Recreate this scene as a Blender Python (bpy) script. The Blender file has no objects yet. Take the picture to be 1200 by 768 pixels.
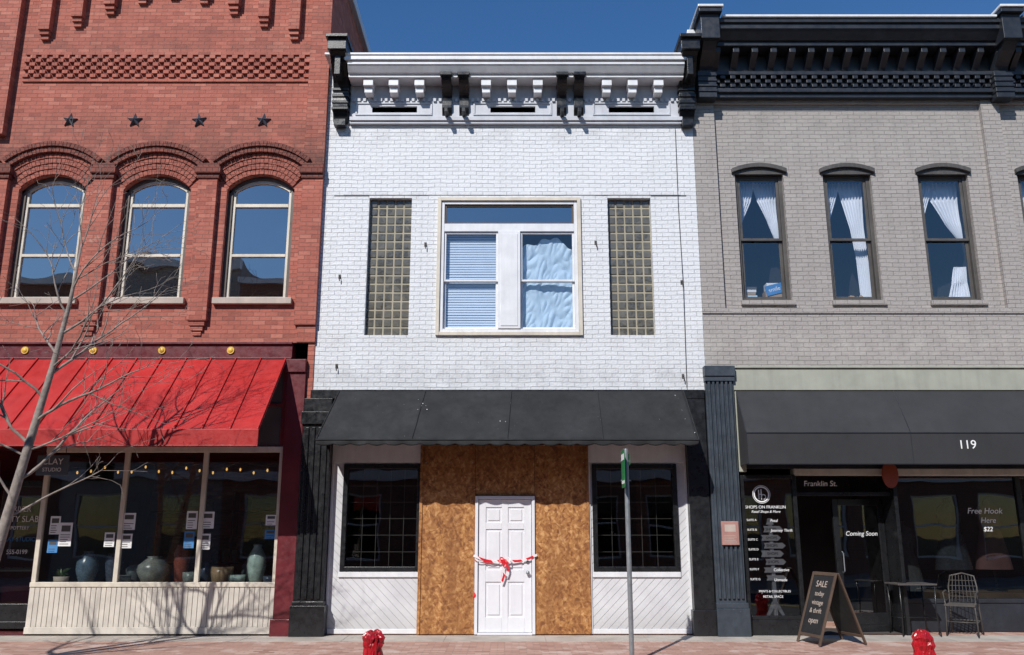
import bpy,bmesh,math,random
from mathutils import Vector,Matrix,noise
random.seed(7)
sc=bpy.context.scene
R=math.radians
# ------------------------------------------------------------ node helpers
def nm(name):
    m=bpy.data.materials.new(name); m.use_nodes=True
    nt=m.node_tree; return m,nt,nt.nodes['Principled BSDF']
def N(nt,t,**k):
    n=nt.nodes.new(t)
    for a,v in k.items(): setattr(n,a,v)
    return n
def S(nt,s,v):
    if isinstance(v,bpy.types.NodeSocket): nt.links.new(v,s)
    elif isinstance(v,(tuple,list)) and len(v)==3 and s.type=='RGBA': s.default_value=(*v,1)
    else: s.default_value=v
def mix(nt,f,a,b,bl='MIX'):
    n=N(nt,'ShaderNodeMix',data_type='RGBA',blend_type=bl)
    S(nt,n.inputs[0],f);S(nt,n.inputs[6],a);S(nt,n.inputs[7],b); return n.outputs[2]
def ma(nt,op,a,b=0.0,c=None):
    n=N(nt,'ShaderNodeMath',operation=op); S(nt,n.inputs[0],a);S(nt,n.inputs[1],b)
    if c is not None: S(nt,n.inputs[2],c)
    return n.outputs[0]
def mr(nt,v,a,b,c=0.0,d=1.0):
    n=N(nt,'ShaderNodeMapRange'); S(nt,n.inputs[0],v)
    for i,x in enumerate((a,b,c,d)): n.inputs[i+1].default_value=x
    return n.outputs[0]
def co(nt,sc3=(1,1,1)):
    t=N(nt,'ShaderNodeTexCoord'); m=N(nt,'ShaderNodeMapping'); nt.links.new(t.outputs['Object'],m.inputs[0])
    m.inputs['Scale'].default_value=sc3; return m.outputs[0]
def nz(nt,vec,scale,detail=4,rough=.6):
    n=N(nt,'ShaderNodeTexNoise'); nt.links.new(vec,n.inputs['Vector'])
    n.inputs['Scale'].default_value=scale;n.inputs['Detail'].default_value=detail;n.inputs['Roughness'].default_value=rough
    return n.outputs['Fac']
def bump(nt,b,h,dist,st=1.0):
    n=N(nt,'ShaderNodeBump'); n.inputs['Distance'].default_value=dist;n.inputs['Strength'].default_value=st
    nt.links.new(h,n.inputs['Height']); nt.links.new(n.outputs[0],b.inputs['Normal'])
def dk(c,f): return tuple(x*f for x in c)
def paint(name,c,rough=.6,metal=0,var=.2,scale=3,bd=.002,bs=60,streak=.1,specks=None,spec=.5):
    m,nt,b=nm(name); v=co(nt)
    f=mr(nt,nz(nt,v,scale,5),.3,.7)
    col=mix(nt,f,dk(c,1-var),dk(c,1+var*.4))
    st=mr(nt,nz(nt,co(nt,(7,7,.5)),1.5,4),.45,.75)
    col=mix(nt,ma(nt,'MULTIPLY',st,streak*2),col,dk(c,.45))
    if specks:
        s=mr(nt,nz(nt,v,specks[1],3,.7),specks[2],specks[2]+.02); col=mix(nt,s,col,specks[0])
    nt.links.new(col,b.inputs['Base Color']); b.inputs['Metallic'].default_value=metal
    nt.links.new(mr(nt,nz(nt,v,scale*4,3),.3,.7,max(0,rough-.1),min(1,rough+.12)),b.inputs['Roughness'])
    b.inputs['Specular IOR Level'].default_value=spec
    if bd: bump(nt,b,nz(nt,v,bs,3),bd,.6)
    return m
def brick(name,c1,c2,mortar,bw=.205,rh=.074,ms=.006,rough=.85,bd=.006,stain=None,patch=None,specks=None,streak=.12,axis='z',offset=.5,var=.35,odd=None,wobble=.02):
    m,nt,b=nm(name); v=co(nt)
    sx=N(nt,'ShaderNodeSeparateXYZ'); nt.links.new(v,sx.inputs[0])
    cx=N(nt,'ShaderNodeCombineXYZ')
    if axis=='z':
        wob=ma(nt,'ADD',ma(nt,'MULTIPLY',ma(nt,'SUBTRACT',nz(nt,v,1.1,2),.5),wobble),ma(nt,'MULTIPLY',ma(nt,'SUBTRACT',nz(nt,v,7,2),.5),.008))
        nt.links.new(ma(nt,'ADD',sx.outputs[0],sx.outputs[1]),cx.inputs[0]); nt.links.new(ma(nt,'ADD',sx.outputs[2],wob),cx.inputs[1])
    else:
        nt.links.new(sx.outputs[0],cx.inputs[0]); nt.links.new(sx.outputs[1],cx.inputs[1])
    t=N(nt,'ShaderNodeTexBrick',offset=offset); nt.links.new(cx.outputs[0],t.inputs['Vector'])
    t.inputs['Scale'].default_value=1;t.inputs['Brick Width'].default_value=bw;t.inputs['Row Height'].default_value=rh
    t.inputs['Mortar Size'].default_value=ms;t.inputs['Mortar Smooth'].default_value=.5;t.inputs['Bias'].default_value=0
    S(nt,t.inputs['Color1'],c1);S(nt,t.inputs['Color2'],c2);S(nt,t.inputs['Mortar'],mortar)
    col=t.outputs['Color']
    t2=N(nt,'ShaderNodeTexBrick',offset=offset); nt.links.new(cx.outputs[0],t2.inputs['Vector'])
    t2.inputs['Scale'].default_value=1;t2.inputs['Brick Width'].default_value=bw;t2.inputs['Row Height'].default_value=rh
    t2.inputs['Mortar Size'].default_value=0;S(nt,t2.inputs['Color1'],(0,0,0));S(nt,t2.inputs['Color2'],(1,1,1))
    pb=N(nt,'ShaderNodeSeparateColor');nt.links.new(t2.outputs['Color'],pb.inputs[0])
    if odd:
        col=mix(nt,ma(nt,'MULTIPLY',ma(nt,'MULTIPLY',mr(nt,pb.outputs[0],.82,.9),ma(nt,'SUBTRACT',1.0,t.outputs['Fac'])),.6),col,odd[0])
        col=mix(nt,ma(nt,'MULTIPLY',ma(nt,'MULTIPLY',mr(nt,pb.outputs[0],.12,.05),ma(nt,'SUBTRACT',1.0,t.outputs['Fac'])),.6),col,odd[1])
    f=mr(nt,nz(nt,v,.9,6),.3,.7); col=mix(nt,ma(nt,'MULTIPLY',f,var),col,dk(c1,.55))
    f=mr(nt,nz(nt,v,14,4),.35,.7); col=mix(nt,ma(nt,'MULTIPLY',f,var*.6),col,dk(c2,1.2))
    st=mr(nt,nz(nt,co(nt,(5,5,.35)),1.6,5),.5,.8); col=mix(nt,ma(nt,'MULTIPLY',st,streak*2.5),col,dk(c1,.4))
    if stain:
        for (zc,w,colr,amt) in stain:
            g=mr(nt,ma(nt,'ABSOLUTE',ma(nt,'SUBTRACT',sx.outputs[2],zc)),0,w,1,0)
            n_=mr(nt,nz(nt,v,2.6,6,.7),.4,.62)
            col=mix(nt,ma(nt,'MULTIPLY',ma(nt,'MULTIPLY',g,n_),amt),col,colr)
    if patch:
        s=mr(nt,nz(nt,v,patch[1],5,.65),patch[2],patch[2]+.05); col=mix(nt,ma(nt,'MULTIPLY',s,.6),col,patch[0])
    if specks:
        s=mr(nt,nz(nt,v,specks[1],3,.7),specks[2],specks[2]+.02); col=mix(nt,s,col,specks[0])
    nt.links.new(col,b.inputs['Base Color']); b.inputs['Roughness'].default_value=rough
    h=ma(nt,'ADD',ma(nt,'MULTIPLY',t.outputs['Fac'],-1.0),ma(nt,'MULTIPLY',nz(nt,v,30,4),.9))
    h=ma(nt,'ADD',h,ma(nt,'MULTIPLY',pb.outputs[0],.45))
    bump(nt,b,h,bd,1.0)
    return m
def glass(name,refl=.12,tint=(.8,.82,.82),wav=.0012,rough=.01,rc=(1,1,1)):
    m,nt,b=nm(name); nt.nodes.remove(b); o=nt.nodes['Material Output']
    tr=N(nt,'ShaderNodeBsdfTransparent');S(nt,tr.inputs[0],tint)
    g=N(nt,'ShaderNodeBsdfGlossy');g.inputs['Roughness'].default_value=rough;S(nt,g.inputs[0],rc)
    mx=N(nt,'ShaderNodeMixShader')
    lw=N(nt,'ShaderNodeLayerWeight');lw.inputs[0].default_value=.3
    nt.links.new(mr(nt,lw.outputs['Facing'],0,1,refl,min(1,refl+.5)),mx.inputs[0])
    nt.links.new(tr.outputs[0],mx.inputs[1]);nt.links.new(g.outputs[0],mx.inputs[2]);nt.links.new(mx.outputs[0],o.inputs[0])
    n=N(nt,'ShaderNodeBump');n.inputs['Distance'].default_value=wav*10;n.inputs['Strength'].default_value=.5
    nt.links.new(nz(nt,co(nt),1.3,1),n.inputs['Height']);nt.links.new(n.outputs[0],g.inputs['Normal'])
    return m
# ------------------------------------------------------------ mesh helpers
def empty(name,loc=(0,0,0),rz=0):
    e=bpy.data.objects.new(name,None); e.location=loc; e.rotation_euler[2]=rz; sc.collection.objects.link(e); return e
class P:
    def __init__(s,name,parent,mat,bevel=0,smooth=False):
        s.n=name;s.p=parent;s.m=mat;s.b=bevel;s.s=smooth;s.bm=bmesh.new()
    def q(s,*v):
        try: return s.bm.faces.new([s.bm.verts.new(p) for p in v])
        except Exception: return None
    def box(s,x0,x1,y0,y1,z0,z1,mtx=None):
        c=[Vector((x,y,z)) for x in (x0,x1) for y in (y0,y1) for z in (z0,z1)]
        if mtx: c=[mtx@p for p in c]
        v=[s.bm.verts.new(p) for p in c]
        for f in ((0,1,3,2),(4,6,7,5),(0,4,5,1),(2,3,7,6),(0,2,6,4),(1,5,7,3)): s.bm.faces.new([v[i] for i in f])
    def prism(s,pts,a,b,ax='y'):
        def m(p,t):
            return (p[0],t,p[1]) if ax=='y' else ((t,p[0],p[1]) if ax=='x' else (p[0],p[1],t))
        A=[s.bm.verts.new(m(p,a)) for p in pts];B=[s.bm.verts.new(m(p,b)) for p in pts]
        s.bm.faces.new(A);s.bm.faces.new(B[::-1]);n=len(pts)
        for i in range(n): s.bm.faces.new([A[i],A[(i+1)%n],B[(i+1)%n],B[i]])
    def tube(s,pts,rad,k=8,cap=True):
        pts=[Vector(p) for p in pts]; rr=rad if isinstance(rad,(list,tuple)) else [rad]*len(pts)
        rings=[];up=Vector((.13,.27,.95))
        for i,p in enumerate(pts):
            d=(pts[min(i+1,len(pts)-1)]-pts[max(i-1,0)]).normalized()
            a=d.cross(up)
            if a.length<.05:a=d.cross(Vector((1,0,0)))
            a.normalize();b=d.cross(a)
            rings.append([s.bm.verts.new(p+(a*math.cos(t)+b*math.sin(t))*rr[i]) for t in [2*math.pi*j/k for j in range(k)]])
        for i in range(len(rings)-1):
            for j in range(k): s.bm.faces.new([rings[i][j],rings[i][(j+1)%k],rings[i+1][(j+1)%k],rings[i+1][j]])
        if cap: s.bm.faces.new(rings[0]);s.bm.faces.new(rings[-1][::-1])
    def lathe(s,c,prof,k=20):
        rings=[[s.bm.verts.new((c[0]+r*math.cos(2*math.pi*j/k),c[1]+r*math.sin(2*math.pi*j/k),c[2]+z)) for j in range(k)] for r,z in prof]
        for i in range(len(rings)-1):
            for j in range(k): s.bm.faces.new([rings[i][j],rings[i][(j+1)%k],rings[i+1][(j+1)%k],rings[i+1][j]])
        s.bm.faces.new(rings[0][::-1]);s.bm.faces.new(rings[-1])
    def wall(s,x0,x1,z0,z1,yf,yb,ops):
        xs=sorted({x0,x1,*[o[0] for o in ops],*[o[1] for o in ops]});zs=sorted({z0,z1,*[o[2] for o in ops],*[o[3] for o in ops]})
        for i in range(len(xs)-1):
            for j in range(len(zs)-1):
                cx=(xs[i]+xs[i+1])/2;cz=(zs[j]+zs[j+1])/2
                if any(o[0]<cx<o[1] and o[2]<cz<o[3] for o in ops): continue
                s.q((xs[i],yf,zs[j]),(xs[i+1],yf,zs[j]),(xs[i+1],yf,zs[j+1]),(xs[i],yf,zs[j+1]))
        for a,b,c,d in ops:
            s.q((a,yf,c),(a,yf,d),(a,yb,d),(a,yb,c));s.q((b,yf,c),(b,yb,c),(b,yb,d),(b,yf,d))
            s.q((a,yf,c),(a,yb,c),(b,yb,c),(b,yf,c));s.q((a,yf,d),(b,yf,d),(b,yb,d),(a,yb,d))
    def room(s,x0,x1,y0,y1,z0,z1):
        s.q((x0,y1,z0),(x1,y1,z0),(x1,y1,z1),(x0,y1,z1));s.q((x0,y0,z0),(x0,y1,z0),(x0,y1,z1),(x0,y0,z1))
        s.q((x1,y0,z0),(x1,y0,z1),(x1,y1,z1),(x1,y1,z0));s.q((x0,y0,z0),(x1,y0,z0),(x1,y1,z0),(x0,y1,z0))
        s.q((x0,y0,z1),(x0,y1,z1),(x1,y1,z1),(x1,y0,z1))
    def frame(s,x0,x1,z0,z1,w,y0,y1):
        s.box(x0,x0+w,y0,y1,z0,z1);s.box(x1-w,x1,y0,y1,z0,z1);s.box(x0+w,x1-w,y0,y1,z1-w,z1);s.box(x0+w,x1-w,y0,y1,z0,z0+w)
    def grid(s,fn,nu,nv):
        V=[[s.bm.verts.new(fn(i/nu,j/nv)) for j in range(nv+1)] for i in range(nu+1)]
        for i in range(nu):
            for j in range(nv): s.bm.faces.new([V[i][j],V[i+1][j],V[i+1][j+1],V[i][j+1]])
    def done(s,recalc=True):
        if recalc: bmesh.ops.recalc_face_normals(s.bm,faces=s.bm.faces[:])
        me=bpy.data.meshes.new(s.n); s.bm.to_mesh(me); s.bm.free()
        o=bpy.data.objects.new(s.n,me); sc.collection.objects.link(o); me.materials.append(s.m)
        if s.p: o.parent=s.p
        if s.s:
            for f in me.polygons: f.use_smooth=True
        if s.b:
            b=o.modifiers.new('bevel','BEVEL'); b.width=s.b; b.segments=2; b.limit_method='ANGLE'
        return o
def text(parent,name,t,size,loc,mat,rot=(math.pi/2,0,0),align='CENTER',ext=.001,mtx=None,sx=1,shear=0):
    c=bpy.data.curves.new(name,'FONT');c.body=t;c.size=size;c.align_x=align;c.align_y='CENTER';c.extrude=ext;c.shear=shear
    o=bpy.data.objects.new(name,c);sc.collection.objects.link(o);c.materials.append(mat);o.parent=parent
    if mtx: o.matrix_local=mtx
    else: o.location=loc;o.rotation_euler=rot;o.scale=(sx,1,1)
    return o
# ------------------------------------------------------------ materials
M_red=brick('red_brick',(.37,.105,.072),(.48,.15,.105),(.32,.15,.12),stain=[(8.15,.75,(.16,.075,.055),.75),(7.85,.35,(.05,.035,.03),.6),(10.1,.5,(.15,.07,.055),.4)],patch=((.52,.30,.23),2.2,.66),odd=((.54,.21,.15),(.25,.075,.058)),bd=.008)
M_redd=brick('soot_brick',(.17,.055,.042),(.27,.08,.055),(.08,.045,.04),bw=.1,rh=.074)
M_redm=brick('arch_brick',(.30,.085,.06),(.42,.13,.09),(.15,.07,.055),bw=.1,rh=.074)
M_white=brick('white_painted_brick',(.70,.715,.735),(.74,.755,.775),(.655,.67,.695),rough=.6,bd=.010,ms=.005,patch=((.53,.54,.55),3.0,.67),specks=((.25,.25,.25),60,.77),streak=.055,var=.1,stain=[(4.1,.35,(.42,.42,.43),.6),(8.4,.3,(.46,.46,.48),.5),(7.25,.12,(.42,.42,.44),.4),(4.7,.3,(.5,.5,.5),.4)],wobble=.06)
M_gray=brick('gray_painted_brick',(.345,.315,.297),(.385,.355,.335),(.30,.275,.262),rough=.75,bd=.010,ms=.005,specks=((.7,.7,.7),26,.765),streak=.1,var=.14,stain=[(4.6,.5,(.48,.46,.42),.6),(8.7,.4,(.26,.24,.23),.5)],wobble=.04)
M_side=brick('old_brick_side',(.30,.11,.07),(.42,.18,.11),(.4,.33,.28))
M_opp=brick('far_brick',(.22,.10,.07),(.3,.14,.1),(.3,.25,.22))
M_wp=paint('white_trim_paint',(.74,.75,.77),.45,var=.12,streak=.08)
M_wp2=paint('lavender_gray_trim',(.55,.565,.61),.5,var=.15,streak=.12)
M_cream=paint('cream_window_paint',(.66,.60,.50),.45,var=.18,streak=.12)
M_sill=paint('stone_sill',(.5,.42,.36),.8,var=.2,bd=.004)
M_black=paint('black_paint',(.014,.015,.017),.32,var=.3,specks=((.3,.3,.3),45,.74))
M_charc=paint('charcoal_cornice_paint',(.024,.028,.037),.4,var=.3,specks=((.2,.2,.2),30,.76))
M_slate=paint('slate_iron_paint',(.045,.058,.075),.45,var=.35,specks=((.4,.4,.4),30,.72))
M_maroon=paint('maroon_paint',(.14,.018,.024),.4,var=.3)
M_brownw=paint('brown_window_frame',(.10,.075,.06),.5,var=.3)
M_dgray=paint('dark_gray_frame',(.085,.078,.072),.5,var=.3)
M_redmetal=paint('red_metal_roofing',(.47,.025,.022),.42,var=.25,scale=1.2,streak=.14,bd=.001,bs=6)
M_redlip=paint('red_metal_fascia',(.42,.02,.018),.45,var=.2)
M_fabric=paint('black_canvas',(.021,.022,.024),.85,var=.5,scale=2,bd=.006,bs=4,specks=((.33,.33,.32),34,.735),streak=.25)
M_fabric2=paint('charcoal_canvas',(.032,.033,.036),.85,var=.2,scale=1,bd=.003,bs=3,streak=.08)
M_fascia=paint('sage_fascia',(.36,.37,.31),.7,var=.15,streak=.12)
M_door=paint('white_door_paint',(.74,.745,.78),.4,var=.06,streak=.03,bd=.0005)
M_bead=paint('cream_beadboard',(.62,.57,.50),.55,var=.2,streak=.15)
M_gold=paint('gold_rosette',(.75,.45,.06),.4,var=.2)
M_iron=paint('star_iron',(.09,.11,.14),.6,var=.3)
M_int=paint('dark_interior',(.045,.043,.042),.8,var=.3)
M_int2=paint('shop_interior',(.075,.065,.06),.8,var=.3)
M_wood=paint('pale_wood',(.42,.29,.17),.6,var=.25)
M_paper=paint('poster_paper',(.75,.76,.76),.7,var=.05,streak=0,bd=0)
M_blue=paint('poster_blue',(.05,.22,.5),.6,var=.2,streak=0)
M_pink=paint('plaque_pink',(.42,.22,.19),.7,var=.3)
M_vinyl=paint('white_vinyl',(.85,.85,.85),.5,var=.02,streak=0,bd=0)
M_curt=paint('white_curtain',(.80,.83,.88),.9,var=.05,streak=0,bd=.002,bs=90)
M_blind=paint('blind_slats',(.60,.72,.86),.5,var=.08,streak=0)
M_film=paint('blue_film',(.55,.71,.84),.6,var=.15,streak=0,scale=4)
M_galv=paint('galvanised_steel',(.36,.38,.40),.4,metal=.6,var=.15)
M_green=paint('street_sign_green',(.02,.22,.07),.4,var=.1)
M_redbag=paint('red_plastic_wrap',(.50,.010,.018),.22,var=.4,bd=.02,bs=16)
M_chalk=paint('chalkboard',(.018,.018,.02),.6,var=.3)
M_frame=paint('dark_wood_frame',(.10,.065,.045),.6,var=.3)
M_bark=paint('bark',(.32,.27,.235),.85,var=.4,scale=12,bd=.01,bs=40,streak=.2)
M_leaf=paint('plant_leaf',(.07,.14,.04),.5,var=.4)
M_cap=paint('white_metal_coping',(.72,.74,.76),.35,var=.1)
M_orange=paint('rust_red_sign',(.30,.055,.025),.5,var=.15)
M_gl_up=glass('sky_reflecting_glass',.34,(.45,.5,.52),.0011)
M_gl=glass('shop_glass',.11,(.75,.78,.78),.0005)
M_gl2=glass('clear_window_glass',.10,(.9,.92,.95),.0006)
M_gl3=glass('dark_shop_glass',.13,(.35,.36,.38),.0005)
def m_osb():
    m,nt,b=nm('osb_board'); v=co(nt)
    nn=N(nt,'ShaderNodeTexNoise');nt.links.new(v,nn.inputs['Vector']);nn.inputs['Scale'].default_value=5;nn.inputs['Detail'].default_value=2
    dv=N(nt,'ShaderNodeVectorMath',operation='MULTIPLY_ADD');nt.links.new(nn.outputs['Color'],dv.inputs[0]);dv.inputs[1].default_value=(.10,.10,.10);nt.links.new(v,dv.inputs[2])
    acc=None
    for i,(a,sc3) in enumerate(((0.15,(13,13,30)),(-.9,(12,12,34)),(1.0,(14,14,32)),(1.62,(13,13,28)))):
        mp=N(nt,'ShaderNodeMapping');nt.links.new(dv.outputs[0],mp.inputs[0])
        mp.inputs['Rotation'].default_value=(0,a,0);mp.inputs['Location'].default_value=(i*3.1,0,i)
        mp2=N(nt,'ShaderNodeMapping');nt.links.new(mp.outputs[0],mp2.inputs[0]);mp2.inputs['Scale'].default_value=sc3
        vo=N(nt,'ShaderNodeTexVoronoi',feature='F1');vo.inputs['Scale'].default_value=1;nt.links.new(mp2.outputs[0],vo.inputs['Vector'])
        s=N(nt,'ShaderNodeSeparateColor');nt.links.new(vo.outputs['Color'],s.inputs[0])
        t_=ma(nt,'MULTIPLY',s.outputs[0],.25); acc=t_ if acc is None else ma(nt,'ADD',acc,t_)
    vv=mr(nt,acc,.2,.8)
    r=N(nt,'ShaderNodeValToRGB');e=r.color_ramp.elements
    e[0].position=0;e[0].color=(.17,.06,.018,1);e[1].position=1;e[1].color=(.62,.34,.14,1)
    for p,c in ((.3,(.30,.12,.035,1)),(.55,(.40,.175,.05,1)),(.78,(.49,.235,.08,1))):
        x=e.new(p);x.color=c
    nt.links.new(vv,r.inputs[0])
    col=mix(nt,ma(nt,'MULTIPLY',mr(nt,nz(nt,co(nt,(2.2,1,.5)),1.3,5),.42,.7),.55),r.outputs[0],(.19,.07,.02))
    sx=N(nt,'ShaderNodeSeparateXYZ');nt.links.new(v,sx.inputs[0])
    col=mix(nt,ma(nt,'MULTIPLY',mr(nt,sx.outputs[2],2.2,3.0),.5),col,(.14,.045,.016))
    col=mix(nt,mr(nt,nz(nt,v,22,3,.7),.70,.72),col,(.06,.025,.012))
    nt.links.new(col,b.inputs['Base Color']);b.inputs['Roughness'].default_value=.75
    bump(nt,b,vv,.004); return m
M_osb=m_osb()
def m_diag(sg):
    m,nt,b=nm('diagonal_siding'); v=co(nt);sx=N(nt,'ShaderNodeSeparateXYZ');nt.links.new(v,sx.inputs[0])
    u=ma(nt,'ADD',ma(nt,'MULTIPLY',sx.outputs[0],sg),sx.outputs[2])
    fr=ma(nt,'FRACT',ma(nt,'MULTIPLY',u,7.5)); g=mr(nt,fr,0,.06,0,1)
    base=mix(nt,mr(nt,nz(nt,v,2.5,5),.3,.7),(.53,.53,.55),(.67,.675,.69))
    col=mix(nt,g,(.45,.45,.47),base)
    col=mix(nt,ma(nt,'MULTIPLY',mr(nt,sx.outputs[2],.1,.5,1,0),.45),col,(.33,.31,.29))
    nt.links.new(col,b.inputs['Base Color']);b.inputs['Roughness'].default_value=.6
    bump(nt,b,g,.005); return m
M_dg1=m_diag(1.0);M_dg2=m_diag(-1.0)
def m_gblock():
    m,nt,b=nm('glass_block'); v=co(nt)
    n=nz(nt,v,26,3)
    vo=N(nt,'ShaderNodeTexVoronoi');nt.links.new(v,vo.inputs['Vector']);vo.inputs['Scale'].default_value=6.8
    s=N(nt,'ShaderNodeSeparateColor');nt.links.new(vo.outputs['Color'],s.inputs[0])
    col=mix(nt,s.outputs[0],(.06,.055,.042),(.17,.155,.12)); col=mix(nt,mr(nt,n,.4,.7),col,(.13,.13,.12))
    nt.links.new(col,b.inputs['Base Color']);b.inputs['Roughness'].default_value=.12;b.inputs['Coat Weight'].default_value=.4
    bump(nt,b,nz(nt,v,18,2),.01,.7);return m
M_gb=m_gblock()
M_grout=paint('tan_grout',(.40,.36,.27),.85,var=.25)
def m_tape():
    m,nt,b=nm('caution_tape');v=co(nt);sx=N(nt,'ShaderNodeSeparateXYZ');nt.links.new(v,sx.inputs[0])
    f=ma(nt,'FRACT',ma(nt,'MULTIPLY',ma(nt,'ADD',sx.outputs[0],sx.outputs[2]),4.2))
    g=mr(nt,f,.62,.64);nt.links.new(mix(nt,g,(.65,.02,.03),(.8,.75,.75)),b.inputs['Base Color']);b.inputs['Roughness'].default_value=.3;return m
M_tape=m_tape()
def m_emit(name,c,s):
    m,nt,b=nm(name);S(nt,b.inputs['Base Color'],c);S(nt,b.inputs['Emission Color'],c);b.inputs['Emission Strength'].default_value=s;return m
M_bulb=m_emit('warm_bulb',(1,.55,.15),1.1)
# ------------------------------------------------------------ ground
M_asph=paint('asphalt',(.055,.055,.057),.9,var=.3,scale=2,bd=.006,bs=120,streak=0)
M_conc=paint('concrete',(.47,.42,.37),.85,var=.28,scale=2.5,bd=.003,bs=80,streak=0)
M_pav=brick('brick_paver',(.42,.235,.18),(.54,.33,.26),(.32,.25,.21),bw=.2,rh=.1,ms=.006,axis='xy',bd=.004,patch=((.62,.50,.43),1.6,.56),streak=0,odd=((.62,.45,.38),(.28,.14,.11)))
M_soil=paint('ground_soil',(.12,.11,.09),.95,var=.3,streak=0)
g=P('ground',None,M_soil);g.q((-400,-400,-.16),(400,-400,-.16),(400,400,-.16),(-400,400,-.16));g.done()
r=P('road',None,M_asph);r.box(-60,60,-12.3,-3.7,-.3,-.12);r.done()
mk=P('road_centre_line',None,paint('yellow_road_paint',(.5,.38,.08),.7));mk.box(-60,60,-8.06,-7.96,-.13,-.115);mk.box(-60,60,-7.86,-7.76,-.13,-.115);mk.done()
GZ=.07
s=P('sidewalk',None,M_pav);s.prism([(-3.5,-.3),(-3.5,0),(.0,GZ),(1.9,GZ+.03),(1.9,-.3)],-30,30,'x');s.done()
s=P('sidewalk',None,M_pav);s.box(-30,30,-20,-12.5,-.3,0);s.done()
k=P('kerb',None,M_conc,.01);k.box(-30,30,-3.7,-3.502,-.3,.004);k.done()
k=P('kerb',None,M_conc,.01);k.box(-30,30,-12.498,-12.3,-.3,.004);k.done()
s=P('concrete_apron',None,M_conc)
x=-13.0
while x<13:
    s.prism([(-.62,GZ-.03),(-.62,GZ-.0122+.004),(.0,GZ+.0045),(.0,GZ-.03)],x+.004,x+1.496,'x');x+=1.5
s.done()
# ============================================================ RED BUILDING
RB=empty('red_brick_building')
XR=-3.25
cen=[-9.72,-7.92,-6.12,-4.33]
hw=.58;zs_=7.37;rise=.27;RR=(hw*hw+rise*rise)/(2*rise);zc=zs_+rise-RR
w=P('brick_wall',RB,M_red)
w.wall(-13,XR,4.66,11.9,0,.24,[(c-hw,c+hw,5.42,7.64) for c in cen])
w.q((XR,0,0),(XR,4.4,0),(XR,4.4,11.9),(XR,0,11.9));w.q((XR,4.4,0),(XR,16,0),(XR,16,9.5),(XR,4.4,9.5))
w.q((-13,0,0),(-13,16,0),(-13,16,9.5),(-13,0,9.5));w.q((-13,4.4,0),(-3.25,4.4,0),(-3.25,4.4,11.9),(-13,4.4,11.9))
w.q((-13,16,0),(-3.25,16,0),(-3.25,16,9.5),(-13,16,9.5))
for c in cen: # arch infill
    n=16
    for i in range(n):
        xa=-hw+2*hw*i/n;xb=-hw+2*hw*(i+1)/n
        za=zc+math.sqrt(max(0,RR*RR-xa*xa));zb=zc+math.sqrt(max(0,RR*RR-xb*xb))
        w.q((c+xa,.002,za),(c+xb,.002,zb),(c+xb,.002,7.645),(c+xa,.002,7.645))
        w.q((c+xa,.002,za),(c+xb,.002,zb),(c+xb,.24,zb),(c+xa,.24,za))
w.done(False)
w=P('brick_piers',RB,M_red)
pc=[-8.82,-7.02,-5.22]
for c in pc:
    w.box(c-.16,c+.16,-.1,.05,5.02,7.53)
    w.box(c-.13,c+.13,-.075,.05,4.94,5.02);w.box(c-.10,c+.10,-.05,.05,4.86,4.94);w.box(c-.07,c+.07,-.025,.05,4.78,4.86)
w.box(-3.60,XR+.003,-.1,.05,4.95,7.53);w.box(-3.60,XR+.003,-.1,.05,7.80,11.9);w.box(-3.55,XR+.003,-.06,.05,4.66,4.95)
w.box(-9.6,-8.85,-.14,.05,8.35,11.9)
w.done()
w=P('pier_capitals',RB,M_redd,.004)
for c in pc+[-3.43]:
    a=.19 if c!=-3.43 else .185
    w.box(c-a,c+a,-.13,.05,7.531,7.61);w.box(c-a-.03,c+a+(.03 if c!=-3.43 else 0),-.17,.05,7.611,7.72);w.box(c-a,c+a,-.14,.05,7.721,7.799)
w.done()
for part,mt,rings_ in (('arch_bricks',M_redm,((.763,.853,46,-.02,17),(.858,.948,45,-.035,19),(.953,1.043,44,-.05,21),(1.048,1.13,43,-.065,23))),('arch_hoods',M_redd,((1.135,1.225,42,-.13,25),(1.23,1.315,41,-.165,27)))):
    w=P(part,RB,mt,.003)
    for c in cen:
        for (r0,r1,a,y,nb) in rings_:
            A=R(a)
            for i in range(nb):
                t0=-A+2*A*(i+.04)/nb;t1=-A+2*A*(i+.96)/nb;yy=y+random.uniform(-.004,.004)
                w.prism([(c+r0*math.sin(t0),zc+r0*math.cos(t0)),(c+r0*math.sin(t1),zc+r0*math.cos(t1)),(c+r1*math.sin(t1),zc+r1*math.cos(t1)),(c+r1*math.sin(t0),zc+r1*math.cos(t0))],yy,.03)
    w.done()
w=P('corbel_band',RB,M_red,.003)
for row in range(6):
    z=9.47+row*.075;x=-8.7+(.1 if row%2 else 0)
    while x<-3.66:
        w.box(x,x+.1,-.055,.03,z+.004,z+.071);x+=.2
w.box(-8.7,-3.602,-.03,.03,9.93,9.99);w.box(-8.7,-3.602,-.03,.03,9.40,9.46)
xm=-6.15
for i,zb in ((-4,10.22),(-3,10.48),(-2,10.73),(-1,10.95),(0,11.05),(1,10.95),(2,10.73),(3,10.48),(4,10.22)):
    x=xm+i*.56
    w.box(x-.10,x+.10,-.14,.03,zb+.16,11.9);w.box(x-.085,x+.085,-.10,.03,zb+.08,zb+.16);w.box(x-.07,x+.07,-.06,.03,zb,zb+.08)
w.done()
w=P('parapet_roof',RB,M_cap,.01);w.box(-13.1,-3.15,-.35,4.5,11.9,12.1);w.done()
w=P('flat_roof',RB,M_fabric2);w.box(-13,-3.25,4.41,16,9.3,9.5);w.done()
st=P('anchor_stars',RB,M_iron)
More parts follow.
